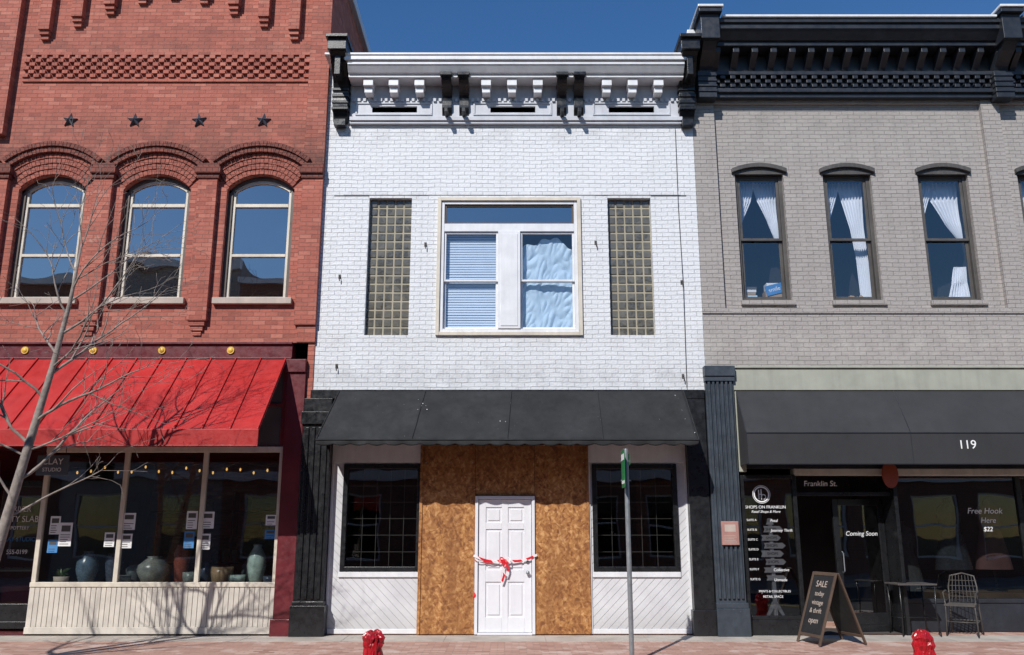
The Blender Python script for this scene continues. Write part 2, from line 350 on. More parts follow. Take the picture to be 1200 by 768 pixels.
for x in (-7.77,-6.63,-5.5,-4.37):
    z=8.66;pts=[];a0=random.uniform(-.12,.12)
    for i in range(10):
        rr=.135 if i%2==0 else .055;a=math.pi/2+a0+i*math.pi/5;pts.append((x+rr*math.cos(a),z+rr*math.sin(a)))
    for i in range(10):
        p=pts[i];q=pts[(i+1)%10]
        st.q((p[0],-.02,p[1]),(q[0],-.02,q[1]),(x,-.085,z));st.q((p[0],-.02,p[1]),(q[0],-.02,q[1]),(q[0],.0,q[1]),(p[0],.0,p[1]))
st.done()
of=P('window_outer_frames',RB,M_brownw,.004);sf=P('window_sashes',RB,M_cream,.004);gl=P('window_glass',RB,M_gl_up);sl=P('window_sills',RB,M_sill,.008);rm=P('upper_rooms',RB,M_int)
def arcz(x,dr=0): return zc+math.sqrt(max(0,(RR-dr)**2-x*x))
for c in cen:
    of.box(c-hw,c-hw+.075,.10,.2,5.42,arcz(.55)-.01);of.box(c+hw-.075,c+hw,.10,.2,5.42,arcz(.55)-.01)
    n=14
    for i in range(n):
        xa=-hw+.0+2*hw*i/n;xb=-hw+2*hw*(i+1)/n
        f=lambda x,d:arcz(x)-d
        of.prism([(c+xa,f(xa,.06)),(c+xb,f(xb,.06)),(c+xb,f(xb,-.01)),(c+xa,f(xa,-.01))],.10,.2)
        if i>0 and i<n-1: sf.prism([(c+xa,f(xa,.115)),(c+xb,f(xb,.115)),(c+xb,f(xb,.061)),(c+xa,f(xa,.061))],.13,.19)
    a=hw-.076
    sf.box(c-a,c-a+.045,.13,.19,5.47,arcz(a)-.06);sf.box(c+a-.045,c+a,.13,.19,5.47,arcz(a)-.06)
    sf.box(c-a+.046,c+a-.046,.125,.19,7.09,7.15);sf.box(c-a+.046,c+a-.046,.125,.19,6.19,6.24);sf.box(c-a,c+a,.12,.2,5.421,5.48)
    gl.q((c-hw,.165,5.42),(c+hw,.165,5.42),(c+hw,.165,7.66),(c-hw,.165,7.66))
    sl.box(c-.66,c+.66,-.09,.12,5.31,5.418)
    rm.room(c-.75,c+.75,.25,2.2,5.0,7.9)
for o in (of,sf,sl): o.done()
gl.done();rm.done(False)
# lintel band
m=P('lintel_band',RB,M_maroon,.006)
m.box(-13,XR-.36,-.05,.2,4.40,4.655);m.box(-13,XR-.36,-.09,.2,4.37,4.399);m.box(-13,XR-.36,-.09,.2,4.62,4.66)
m.box(-3.66,-3.36,-.08,.25,.12,4.37);m.box(-3.69,-3.362,-.12,.25,.05,.32);m.box(-3.69,-3.362,-.12,.25,4.15,4.36)
m.done()
m=P('corner_brick_strip',RB,M_red);m.box(-3.36,-3.252,-.02,.25,3.4,4.66);m.done()
m=P('rosettes',RB,M_gold,.004,True)
for x in (-8.0,-6.88,-5.75,-4.62):
    mt=Matrix.Translation((x,-.052,4.52))@Matrix.Rotation(R(90),4,'X')
    k=16;prof=[(.065,0),(.06,.02),(.045,.015),(.03,.03),(.001,.035)]
    rings=[[m.bm.verts.new(mt@Vector((r_*math.cos(2*math.pi*j/k),r_*math.sin(2*math.pi*j/k),z_))) for j in range(k)] for r_,z_ in prof]
    for i in range(4):
        for j in range(k): m.bm.faces.new([rings[i][j],rings[i][(j+1)%k],rings[i+1][(j+1)%k],rings[i+1][j]])
m.done()
# red metal awning
AW=empty('metal_awning')
a=P('metal_sheet',AW,M_redmetal)
y0,z0,y1,z1=-.1,4.36,-1.4,3.06
a.prism([(y0,z0),(y1,z1),(y1,z1-.015),(y0,z0-.02)],-13,-3.68,'x');a.done()
a=P('standing_seams',AW,M_redmetal,.003)
x=-3.70
while x>-13:
    a.prism([(y0,z0+.002),(y1,z1+.002),(y1,z1+.035),(y0,z0+.035)],x-.012,x+.012,'x');x-=.405
a.done()
a=P('front_fascia',AW,M_redlip,.005);a.box(-13,-3.675,-1.425,-1.402,2.84,3.07);a.box(-13,-3.672,-1.44,-1.40,2.82,2.839);a.done()
a=P('awning_brackets',AW,M_black)
for x in (-3.74,-5.6,-7.5,-9.4): a.tube([(x,-1.38,2.86),(x,-.1,2.95)],.015,6);a.tube([(x,-1.38,2.9),(x,-.1,4.2)],.012,6)
a.done()
# shopfront
f=P('shopfront_frame',RB,M_cream,.005)
for x in (-7.42,-6.16,-4.9,-3.69): f.box(x-.035 if x!=-3.69 else x-.03,x+.035 if x!=-3.69 else x+.028,-.02,.06,.86,2.86)
f.box(-7.455,-3.663,-.03,.07,2.861,2.95);f.box(-7.455,-3.663,-.05,.07,.79,.859)
f.done()
f=P('beadboard_base',RB,M_bead,.004)
x=-7.45
while x<-3.72: f.box(x+.004,x+.075,-.035,.05,.20,.788);x+=.079
f.box(-7.46,-3.665,-.02,.05,.10,.788);f.box(-7.46,-3.665,-.05,.05,.10,.20)
f.done()
f=P('transom_boards',RB,M_int2);f.box(-13,-3.66,.0,.05,2.951,4.37);f.done()
f=P('transom_bars',RB,M_maroon,.004)
for x in (-3.7,-4.9,-6.16,-7.42): f.box(x-.03,x+.03,-.03,.04,2.96,4.36)
f.box(-7.4,-3.67,-.025,.04,3.6,3.65);f.done()
f=P('shop_glass',RB,M_gl);f.q((-7.45,.02,.85),(-3.67,.02,.85),(-3.67,.02,2.87),(-7.45,.02,2.87));f.q((-13,.02,.85),(-8.7,.02,.85),(-8.7,.02,2.87),(-13,.02,2.87));f.done()
f=P('shop_room',RB,M_int2);f.room(-7.47,-3.67,.06,4.5,.3,3.0);f.room(-13,-8.7,.06,4.5,.3,3.0);f.done(False)
f=P('display_shelf',RB,M_wood,.005);f.box(-7.44,-3.69,.07,.75,.74,.80);f.done()
f=P('far_shop_base',RB,M_bead);f.box(-13,-8.7,-.03,.05,.1,.85);f.box(-13,-8.7,-.03,.05,2.86,2.95);f.box(-8.78,-8.7,-.03,.06,.85,2.86);f.done()
# entry door
f=P('entry_recess',RB,M_maroon);f.room(-8.695,-7.47,.0,.75,.08,2.95);f.done(False)
f=P('entry_door',RB,M_black,.006);f.frame(-8.55,-7.6,.12,2.45,.11,.5,.56);f.box(-8.44,-7.71,.5,.56,.23,.5);f.box(-8.44,-7.71,.5,.56,1.0,1.06);f.done()
f=P('door_glass',RB,M_gl3);f.q((-8.44,.53,.3),(-7.71,.53,.3),(-7.71,.53,2.34),(-8.44,.53,2.34));f.done()
for t,z,sz in (('RIVER',1.98,.13),('CITY SLAB',1.82,.14),('POTTERY',1.68,.08),('555-0199',1.30,.10)): text(RB,'door_lettering',t,sz,(-8.02,.50,z),M_vinyl,sx=.9)
text(RB,'blue_lettering','CLAY STUDIO',.1,(-8.02,.50,1.5),M_blue,sx=.9)
# posters
def poster(x,z,w_,h,mat=M_paper,y=.012,lines=True):
    e=empty('poster',(x,y,z));p=P('sheet',e,mat);p.box(-w_/2,w_/2,-.002,.002,-h/2,h/2);p.done()
    if lines:
        p=P('print',e,M_dgray);n=int(h/.035)
        p.box(-w_*.35,w_*.35,-.004,-.0022,h*.12,h*.38)
        for i in range(n//2): 
            zz=-h*.42+i*.035;p.box(-w_*.38,w_*(.38-random.random()*.3),-.004,-.0022,zz,zz+.01)
        p.done()
for x,z,w_,h,mt in ((-7.20,1.72,.16,.28,M_paper),(-7.02,1.58,.2,.36,M_paper),(-7.2,1.4,.16,.2,M_blue),(-6.32,1.5,.16,.22,M_paper),(-6.04,1.78,.2,.26,M_paper),(-6.05,1.48,.17,.22,M_paper),(-5.05,1.80,.17,.28,M_paper),(-5.07,1.5,.16,.26,M_blue),(-4.80,1.80,.2,.26,M_paper),(-4.82,1.47,.17,.24,M_paper),(-3.80,1.8,.17,.16,M_paper),(-3.80,1.58,.17,.14,M_blue)):
    poster(x,z,w_,h,mt)
# vases
vc=[(.10,.16,.22),(.06,.08,.12),(.22,.24,.22),(.28,.07,.04),(.32,.22,.13),(.30,.34,.32),(.10,.12,.13),(.42,.55,.5)]
vm=[paint('glazed_clay_%d'%i,c,.25,var=.35,scale=9,streak=.3) for i,c in enumerate(vc)]
def vase(x,y,h,r,mi,style=0,z=.80):
    e=P('vase',None,vm[mi],0,True)
    if style==0: pr=[(.45,0),(.7,.12),(1,.45),(.95,.68),(.55,.88),(.4,.94),(.5,1)]
    elif style==1: pr=[(.6,0),(.7,.1),(.95,.6),(1,.8),(.7,.95),(.75,1)]
    else: pr=[(.5,0),(.85,.2),(1,.6),(1,1),(.9,.97)]
    e.lathe((0,0,0),[(a*r,b*h) for a,b in pr]);o=e.done();o.location=(x,y,z);return o
for a in ((-6.78,.35,.52,.17,0,0),(-6.4,.45,.48,.14,1,1),(-5.72,.35,.44,.25,2,0),(-5.3,.4,.62,.13,3,1),(-5.1,.28,.2,.12,5,2),(-4.62,.33,.28,.18,4,2),(-4.35,.25,.16,.13,7,2),(-4.08,.35,.62,.15,7,0),(-4.25,.6,.4,.14,6,0),(-6.1,.55,.3,.14,6,1),(-6.15,.25,.15,.12,5,2),(-4.95,.55,.35,.1,1,0),(-3.85,.3,.14,.1,1,2)): vase(*a)
f=P('rear_shelving',RB,M_int,.004)
for z in (1.0,1.5,2.0): f.box(-7.2,-3.9,3.6,3.9,z,z+.03)
for x in (-7.2,-5.55,-3.93): f.box(x,x+.03,3.58,3.92,.3,2.4)
f.done()
for i in range(16): vase(-7.0+i*.19,3.72,random.uniform(.18,.32),random.uniform(.07,.11),random.randrange(8),random.randrange(3),random.choice((1.03,1.53,2.03)))
pp=empty('potted_plant',(-7.15,.3,.80))
e=P('pot',pp,M_sill,0,True);e.lathe((0,0,0),[(.06,0),(.1,.02),(.12,.13),(.11,.13)]);e.done()
e=P('leaves',pp,M_leaf)
for i in range(34):
    a=random.uniform(0,6.28);d=Vector((math.cos(a),math.sin(a),random.uniform(.4,1.8))).normalized();l=random.uniform(.1,.26);sdd=Vector((-math.sin(a),math.cos(a),0))*.022
    b0=Vector((0,0,.12));mid=b0+d*l*.6;tip=b0+d*l+Vector((0,0,-.05));e.q(b0,mid+sdd,tip,mid-sdd)
e.done()
sl_=empty('string_lights');e=P('wire',sl_,M_black);b=P('bulbs',sl_,M_bulb,0,True)
pts=[];nn=48
for i in range(nn+1):
    x=-7.3+3.5*i/nn;z=2.72-.10*abs(math.sin(i/nn*math.pi*5));pts.append((x,.14,z))
    if i%3==1:
        e.tube([(x,.14,z),(x,.14,z-.05)],.004,4);b.lathe((x,.14,z-.10),[(.003,0),(.014,.012),(.016,.03),(.008,.05)],8)
e.tube(pts,.004,4);e.done();b.done()
hs=empty('hanging_sign',(-6.95,-.75,2.62));e=P('board',hs,M_iron,.005);e.box(-.24,.24,-.015,.015,-.17,.13);e.done()
e=P('hangers',hs,M_black);e.tube([(-.18,0,.13),(-.18,0,.55)],.006,5);e.tube([(.18,0,.13),(.18,0,.55)],.006,5);e.done()
text(hs,'lettering','CLAY',.13,(0,-.018,.03),M_vinyl);text(hs,'lettering_lower','STUDIO',.08,(0,-.018,-.09),M_vinyl)
# ============================================================ WHITE BUILDING
WB=empty('white_brick_building')
XL,XW=-3.248,3.17
w=P('brick_wall',WB,M_white)
w.wall(XL,XW,3.87,9.9,0,.16,[(-1.24,1.145,4.81,7.18),(-2.45,-1.72,4.79,7.21),(1.64,2.38,4.79,7.21)])
w.q((XL,12,0),(XW,12,0),(XW,12,9.5),(XL,12,9.5))
w.done(False)
w=P('flat_roof',WB,M_fabric2);w.box(XL+.01,XW-.01,.05,12,9.45,9.55);w.done()
w=P('cornice',WB,M_wp,.007)
xa,xb=-2.84,2.98
w.box(XL+.02,XW-.02,-.56,.3,9.62,9.66);w.box(xa-.05,xb+.05,-.54,.0,9.54,9.619);w.box(xa,xb,-.50,.0,9.47,9.539);w.prism([(-.49,9.469),(-.40,9.36),(0,9.36),(0,9.469)],xa,xb,'x')
w.box(xa,xb,-.36,0,9.30,9.359)
for x in (-2.5,-2.06,-1.61,-.45,0,.45,1.65,2.1,2.55):
    w.box(x-.085,x+.085,-.32,-.0,9.17,9.298);w.box(x-.07,x+.07,-.26,-.0,9.06,9.168)
w.done()
w=P('frieze',WB,M_wp2,.004)
w.wall(xa,xb,8.69,9.299,-.05,.02,[(-2.46,-1.67,8.79,8.91),(-.38,.41,8.79,8.91),(1.70,2.50,8.79,8.91)])
x=xa+.03
while x<xb-.05: w.box(x,x+.05,-.085,-.045,8.99,9.05);x+=.095
for a_,b_ in ((-2.75,-1.4),(-.68,.70),(1.42,2.78)):
    w.box(a_,b_,-.07,-.048,8.95,8.975)
    w.box(a_,b_,-.07,-.048,8.735,8.755);w.box(a_,a_+.03,-.07,-.048,8.756,8.949);w.box(b_-.03,b_,-.07,-.048,8.756,8.949)
w.box(xa,xb,-.10,0,8.62,8.689);w.box(xa,xb,-.07,0,8.57,8.619)
w.done()
w=P('frieze_vents',WB,M_black);
for a_,b_ in ((-2.46,-1.67),(-.38,.41),(1.70,2.50)): w.box(a_,b_,-.0,.01,8.79,8.91)
w.done()
def console(p,xc,hw_,zt,zb,pr):
    pts=[(0,zt),(-pr,zt)];h=zt-zb
    for i in range(13):
        t=i/12;yy=-pr*(.98*(1-t)**1.3*(.75+.25*math.cos(t*math.pi*2.2))+.16*(1-abs(2*t-1.55)) if t<1 else .1)
        pts.append((min(-.05,yy),zt-.06-(h-.06)*t))
    pts.append((0,zb));p.prism(pts,xc-hw_,xc+hw_,'x')
b=P('black_brackets',WB,M_black,.006)
for x in (-1.14,-.84,.87,1.17):
    console(b,x,.085,9.30,8.72,.42);b.box(x-.105,x+.105,-.45,-.05,9.301,9.36);b.box(x-.03,x+.03,-.30,-.05,8.68,8.76)
for x in (-3.0,3.06):
    console(b,x,.13,9.66,8.60,.62);b.box(x-.16,x+.16,-.68,.0,9.661,9.86);b.box(x-.19,x+.19,-.74,.0,9.861,9.92)
    b.box(x-.10,x+.10,-.16,-.02,8.50,8.62);b.box(x-.05,x+.05,-.56,-.1,9.25,9.60)
    for zz in (8.78,8.9,9.02,9.14): b.box(x-.145,x+.145,-.2,-.03,zz,zz+.05)
b.done()
g_=P('shadow_line_strips',WB,M_dgray);g_.box(-3.06,-2.46,-.004,.01,7.24,7.262);g_.box(2.39,3.0,-.004,.01,7.24,7.262);g_.done()  # dark strips paint in the thin shadow line along the ledge
g_=P('lintel_ledge',WB,M_white);g_.box(-2.9,2.9,-.012,.01,7.264,7.33);g_.done()
g_=P('wall_cable',WB,M_dgray)
g_.tube([(2.86,-.02,8.5),(2.85,-.02,7.0),(2.87,-.03,5.6),(2.85,-.02,3.9)],.005,5)
for x,z in ((-2.90,5.8),(-1.47,6.37),(1.42,6.4),(2.85,5.7),(-2.88,4.27),(2.8,4.1)):
    g_.tube([(x,0,z),(x,-.045,z+.01),(x+.005,-.055,z-.03),(x+.01,-.045,z-.09)],.009,6);g_.box(x-.02,x+.02,-.01,.0,z-.035,z+.035)
g_.done()
# window
f=P('window_casing',WB,M_cream,.005)
f.frame(-1.27,1.175,4.78,7.21,.06,-.045,.15);f.done()
f=P('window_frame',WB,M_wp,.005)
zi0,zi1=4.842,7.148;xi0,xi1=-1.208,1.113
f.frame(xi0,xi1,zi0,zi1,.055,-.01,.13)
f.box(xi0+.056,xi1-.056,-.012,.13,6.60,6.74)
f.box(-.235,.14,-.03,.12,zi0+.056,6.599)
f.box(-.19,.095,-.04,-.02,zi0+.1,6.55)
for x0,x1 in ((xi0+.056,-.236),(.141,xi1-.056)):
    f.frame(x0,x1,5.72,6.598,.035,.02,.06);f.frame(x0,x1,zi0+.057,5.76,.04,.062,.10)
f.done()
f=P('transom_frame',WB,M_brownw,.003);f.frame(xi0+.057,xi1-.057,6.741,7.092,.03,.02,.08);f.done()
f=P('window_glass',WB,M_gl2)
for x0,x1 in ((xi0+.052,-.237),(.142,xi1-.052)):
    f.q((x0,.04,5.74),(x1,.04,5.74),(x1,.04,6.59),(x0,.04,6.59));f.q((x0,.08,4.9),(x1,.08,4.9),(x1,.08,5.73),(x0,.08,5.73))
f.done()
f=P('transom_glass',WB,M_gl_up);f.q((xi0+.05,.05,6.745),(xi1-.05,.05,6.745),(xi1-.05,.05,7.09),(xi0+.05,.05,7.09));f.done()
f=P('room',WB,M_int);f.room(-1.4,1.3,.17,2,4.5,7.4);f.done(False)
f=P('window_blind',WB,M_blind)
z=4.9
while z<6.62:
    t=.012 if int(z*7)%5 else .016
    f.q((-1.16,.13,z),(-.22,.13,z+random.uniform(-.003,.003)),(-.22,.13+t,z+.042),(-1.16,.13+t,z+.042));z+=.0445
f.done(False)
f=P('window_film',WB,M_film,0,False)
def filmf(u,v):
    ridg=lambda x:1-abs(2*x) 
    n1=noise.noise(Vector((u*4+v*2.5,v*3-u,1.3)));n2=noise.noise(Vector((u*9-v*5,v*7,4)))
    return (.13+u*.93,.15+.025*ridg(n1)+.02*ridg(n2)+.03*noise.noise(Vector((u*2,v*2,9))),4.88+v*(1.42+.22*math.sin(u*3)+.10*noise.noise(Vector((u*5,0,0)))))
f.grid(filmf,60,90);f.done(False)
# glass blocks
gbk=P('glass_blocks',WB,M_gb,.012);gr=P('glass_block_grout',WB,M_grout)
for x0,x1 in ((-2.45,-1.72),(1.64,2.38)):
    gr.box(x0,x1,.102,.12,4.79,7.21)
    nc,nr=5,16;cw=(x1-x0)/nc;rh=(7.21-4.79)/nr
    for i in range(nc):
        for j in range(nr): gbk.box(x0+i*cw+.012,x0+(i+1)*cw-.012,.09+random.uniform(-.003,.003),.13,4.79+j*rh+.012,4.79+(j+1)*rh-.012)
gbk.done();gr.done()
# lower
b=P('shopfront_beam',WB,M_black,.006);b.box(XL-.02,XW-.05,-.07,.3,3.72,3.868);b.box(XL,XW-.06,-.02,.3,3.0,3.719)
b.box(-3.355,-2.90,-.10,.3,.08,3.719);b.box(-3.39,-2.86,-.16,.3,.07,.52);b.box(-3.38,-2.87,-.14,.3,3.3,3.5)
b.box(-3.37,-2.88,-.13,.3,.521,.58)
for i in range(4): x=-3.30+i*.10;b.box(x,x+.05,-.125,-.09,.62,3.25)
b.box(2.80,3.12,-.06,.3,.08,3.719);b.box(2.77,3.121,-.10,.3,.07,.45)
b.done()
a=P('canvas_awning',None,M_fabric,0,True)
def awf(u,v):
    xt=-2.80+u*5.58;xb_=-2.97+u*5.80;x=xt*(1-v)+xb_*v
    sag=.03*math.sin(math.pi*v)*(abs(math.sin(u*math.pi*4)))+.014*noise.noise(Vector((u*22,v*6,0)))*math.sin(math.pi*min(1,v+.05))
    return (x,-.08-.76*v+sag*.6,3.84-.87*v-sag)
a.grid(awf,120,14)
V=[awf(0,j/6) for j in range(7)];a.q(*(V+[(-2.97,-.08,2.97)]));V=[awf(1,j/6) for j in range(7)];a.q(*(V+[(2.83,-.08,2.97)]))
def valf(u,v):
    x=-2.97+u*5.80;return (x,-.842+.012*math.sin(u*90)*v,2.968-v*(.055+.028*abs(math.sin(u*math.pi*22))))
a.grid(valf,264,3);o=a.done(False);so=o.modifiers.new('solid','SOLIDIFY');so.thickness=.004;so.offset=1
a=P('awning_seams',o,M_fabric)
for u in (.0,.25,.5,.75,1.0): a.tube([Vector(awf(u,j/8))+Vector((0,-.006,.004)) for j in range(9)],.009,5)
a.tube([(-2.97,-.845,2.975),(2.83,-.845,2.975)],.010,6);a.done()
a=P('awning_tears',o,M_paper)
random.seed(11)
for i in range(16):
    u=random.choice((.24,.255,.0,.49,.93,.94,.96,.98,.75,.47))+random.uniform(-.02,.02);u=min(max(u,.005),.995);v=random.random();p=Vector(awf(u,v))+Vector((0,-.008,.006));s_=random.uniform(.003,.009)
    a.q(p+Vector((-s_,0,0)),p+Vector((s_*.4,.0,s_*.2)),p+Vector((s_,-s_,-s_)),p+Vector((-s_*.3,-s_,-s_*1.2)))
a.done(False)
# storefront plane y=.1
SP=.10
for nm_,x0,x1,ops,mt in (('siding_left',-2.895,-1.43,[(-2.66,-1.47,1.02,2.62)],M_dg1),('siding_right',1.21,2.80,[(1.32,2.60,1.02,2.62)],M_dg2)):
    f=P(nm_,WB,mt);f.wall(x0,x1,.08,3.1,SP,SP+.12,ops);f.done(False)
f=P('flat_trim_boards',WB,M_wp,.004)
f.box(-2.895,-1.44,SP-.02,SP,2.70,3.0);f.box(1.22,2.798,SP-.02,SP,2.70,3.0)
f.box(-2.72,-1.44,SP-.03,SP,.93,1.01);f.box(1.26,2.64,SP-.03,SP,.93,1.01);f.box(1.212,1.25,SP-.025,SP,.09,2.69);f.box(2.765,2.798,SP-.022,SP,.09,2.69);f.box(-2.893,-2.86,SP-.022,SP,.09,2.69)
f.box(-2.855,-1.44,SP-.018,SP,.09,.16);f.box(1.252,2.763,SP-.018,SP,.09,.16)
f.done()
f=P('shop_window_frames',WB,M_black,.006)
for x0,x1 in ((-2.70,-1.44),(1.28,2.64)):
    f.frame(x0,x1,1.012,2.68,.075,SP-.035,SP+.08)
f.done()
f=P('reflection_grid',WB,M_dgray)  # thin grid added behind the panes to imitate lines reflected in the glass
for x0,x1 in ((-2.62,-1.52),(1.36,2.56)):
    for i in range(1,5):
        x=x0+(x1-x0)*i/5;f.tube([(x,SP+.16,1.05),(x,SP+.16,2.62)],.006,5)
    for j in range(1,6):
        z=1.05+1.55*j/6;f.tube([(x0,SP+.165,z),(x1,SP+.165,z)],.006,5)
f.done()
f=P('shop_window_glass',WB,M_gl);
for x0,x1 in ((-2.64,-1.5),(1.34,2.58)): f.q((x0,SP+.03,1.05),(x1,SP+.03,1.05),(x1,SP+.03,2.62),(x0,SP+.03,2.62))
f.done()
f=P('shop_room',WB,M_int);f.room(-2.87,2.78,.24,5,.1,3.1);f.done(False)
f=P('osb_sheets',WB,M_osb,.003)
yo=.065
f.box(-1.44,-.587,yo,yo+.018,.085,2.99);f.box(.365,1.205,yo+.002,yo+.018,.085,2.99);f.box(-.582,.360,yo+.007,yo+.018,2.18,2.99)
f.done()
f=P('board_gaps',WB,M_black);f.box(-.60,.375,yo+.0185,yo+.022,2.15,2.99);f.done()
f=P('osb_battens',WB,M_osb,.003);f.box(-1.47,-1.425,yo-.02,yo-.002,.085,2.98);f.box(1.19,1.225,yo-.02,yo-.002,.085,2.98);f.done()
f=P('screws',WB,M_galv)
for x in (-1.38,-1.0,-.63,.41,.8,1.15):
    for z in (.3,.9,1.5,2.1,2.7): f.box(x-.006,x+.006,yo-.004,yo,z-.006,z+.006)
f.done()
f=P('door_frame',WB,M_door,.004);f.box(-.583,-.535,.03,.14,.085,2.175);f.box(.312,.36,.03,.14,.085,2.175);f.box(-.534,.311,.03,.14,2.125,2.175);f.box(-.534,.311,.02,.14,.075,.11);f.done()
f=P('door_leaf',WB,M_door,.004)
dx0,dx1,dz0,dz1=-.528,.305,.115,2.118
f.box(dx0,dx1,.085,.12,dz0,dz1)
xs=[dx0,dx0+.115,(dx0+dx1)/2-.05,(dx0+dx1)/2+.05,dx1-.115,dx1]
zz=[dz0,dz0+.22,.86,1.04,1.66,1.76,2.0,dz1]
for i in (0,2,4): f.box(xs[i],xs[i+1],.068,.086,dz0,dz1)
for a_,b_ in ((zz[0],zz[1]),(zz[2],zz[3]),(zz[4],zz[5]),(zz[6],zz[7])):
    f.box(xs[1]+.0005,xs[2]-.0005,.068,.086,a_,b_);f.box(xs[3]+.0005,xs[4]-.0005,.068,.086,a_,b_)
for a_,b_ in ((zz[1],zz[2]),(zz[3],zz[4]),(zz[5],zz[6])):
    for c_,d_ in ((xs[1],xs[2]),(xs[3],xs[4])): f.box(c_+.035,d_-.035,.072,.086,a_+.035,b_-.035)
f.done()
f=P('door_knob',WB,M_galv,0,True)
f.tube([(.245,.068,1.0),(.245,.03,1.0)],[.028,.012],12);f.tube([(.245,.035,1.0),(.245,.028,1.0),(.245,.01,1.0),(.245,-.004,1.0)],[.012,.028,.03,.015],12)
f.tube([(.245,.068,1.16),(.245,.05,1.16)],.025,12);f.done()
tp=P('caution_tape',None,M_tape)
def ribbon(pts,h=.036):
    for i in range(len(pts)-1):
        p,q=Vector(pts[i]),Vector(pts[i+1]);d=(q-p).normalized();n_=Vector((-d.z,0,d.x))*h/2
        tp.q(p-n_,q-n_,q+n_,p+n_)
ribbon([(-.60+.49*t/10,.02-.01*math.sin(t),1.26-.07*t/10-.05*math.sin(math.pi*t/10)) for t in range(11)])
ribbon([(-.11+.50*t/10,.02-.01*math.sin(t),1.19+.08*t/10-.05*math.sin(math.pi*t/10)) for t in range(11)])
ribbon([(-.58+.47*t/10,.01-.01*math.sin(t*1.4),1.19-.0*t/10-.03*math.sin(math.pi*t/10)) for t in range(11)],.02)
for sgx in (-1,1): ribbon([(-.11+sgx*.08*math.sin(t/8*math.pi)*1.0,-.0-.02*math.sin(t/4*math.pi),1.19-.07*math.sin(t/8*math.pi*2)*.6) for t in range(9)],.022)
ribbon([(-.10,.0,1.19),(-.14,-.01,1.08),(-.12,0,.97),(-.16,.01,.84)],.035);ribbon([(-.10,.0,1.19),(-.06,-.01,1.06),(-.09,0,.95)],.035)
ribbon([(-.59,.03,.70),(-.57,.02,.66),(-.60,.03,.62)],.03)
tp.done(False)
# ============================================================ GRAY BUILDING
GB=empty('gray_brick_building')
gw=[(3.88,4.72),(5.41,6.25),(7.06,7.94),(8.80,9.68),(10.4,11.24)]
w=P('brick_wall',GB,M_gray)
w.wall(XW,13,5.26,9.3,.09,.28,[(a_,b_,5.40,7.72) for a_,b_ in gw])
w.q((13,0,0),(13,16,0),(13,16,10.3),(13,0,10.3));w.q((XW,16,0),(13,16,0),(13,16,10.3),(XW,16,10.3))
w.q((XW,0,9.3),(13,0,9.3),(13,0,10.3),(XW,0,10.3))
w.done(False)
w=P('brick_pilasters',GB,M_gray)
w.box(XW+.002,3.56,0,.2,5.26,9.2);w.box(8.28,8.6,0,.2,5.26,9.2);w.box(XW+.002,13,0,.2,4.255,5.259);w.box(XW+.002,13,-.025,.1,5.16,5.235)
w.box(3.561,8.279,.03,.2,9.0,9.2);w.box(8.601,13,.03,.2,9.0,9.2)
w.done()
w=P('side_wall',GB,M_side);w.box(XW,XW+.3,.05,2.9,9.3,10.25);w.box(XW,XW+.3,2.9,16,0,9.8);w.done()
w=P('side_wall_coping',GB,M_cap,.01);w.box(XW-.05,XW+.35,-.2,2.95,10.25,10.33);w.done()
w=P('flat_roof',GB,M_fabric2);w.box(XW+.31,13,.1,16,9.8,9.9);w.done()
w=P('cornice',GB,M_charc,.007)
xa,xb=3.35,13
w.box(xa,xb,-.60,0,10.22,10.30);w.box(xa,xb,-.56,0,10.12,10.219);w.prism([(-.55,10.119),(-.42,9.98),(0,9.98),(0,10.119)],xa,xb,'x');w.box(xa,xb,-.38,0,9.90,9.979)
x=xa+.25
while x<xb:
    w.prism([(0,9.899),(-.34,9.899),(-.34,9.80),(-.22,9.72),(-.10,9.62),(-.06,9.56),(0,9.56)],x-.055,x+.055,'x');x+=.33
w.box(xa,xb,-.05,0,9.55,9.899);w.box(xa,xb,-.13,0,9.48,9.549)
for row in range(3):
    z=9.26+row*.075;x=xa+(.05 if row%2 else .15)
    while x<xb-.2: w.box(x,x+.09,-.10-.012*row,-.02,z,z+.062);x+=.18
w.box(xa,xb,-.02,0,9.2,9.479);w.box(xa,xb,-.14,0,9.14,9.215);w.box(xa,xb,-.09,0,9.06,9.139)
for x in (3.42,8.62):
    w.box(x-.16,x+.16,-.66,.0,9.88,10.34);w.box(x-.20,x+.20,-.74,.0,10.341,10.42)
    w.box(x-.16,x+.16,-.22,.0,9.0,9.5)
    for zz_ in (9.1,9.2,9.3,9.4): w.box(x-.17,x+.17,-.24,-.05,zz_,zz_+.04)
for x in (3.42,8.62): console(w,x,.12,9.88,9.14,.58)
w.done()
w=P('coping',GB,M_cap,.008);w.box(3.64,8.40,-.64,.1,10.302,10.345);w.box(8.84,13,-.64,.1,10.302,10.345)
for x in (3.42,8.62): w.box(x-.22,x+.22,-.77,.1,10.421,10.465)
w.done()
fr=P('window_frames',GB,M_dgray,.004);gl=P('window_glass',GB,M_gl2);rm=P('upper_rooms',GB,M_int);hd=P('window_hoods',GB,M_dgray,.004);sl=P('window_sills',GB,M_gray);cu=P('curtains',GB,M_curt,0,True)
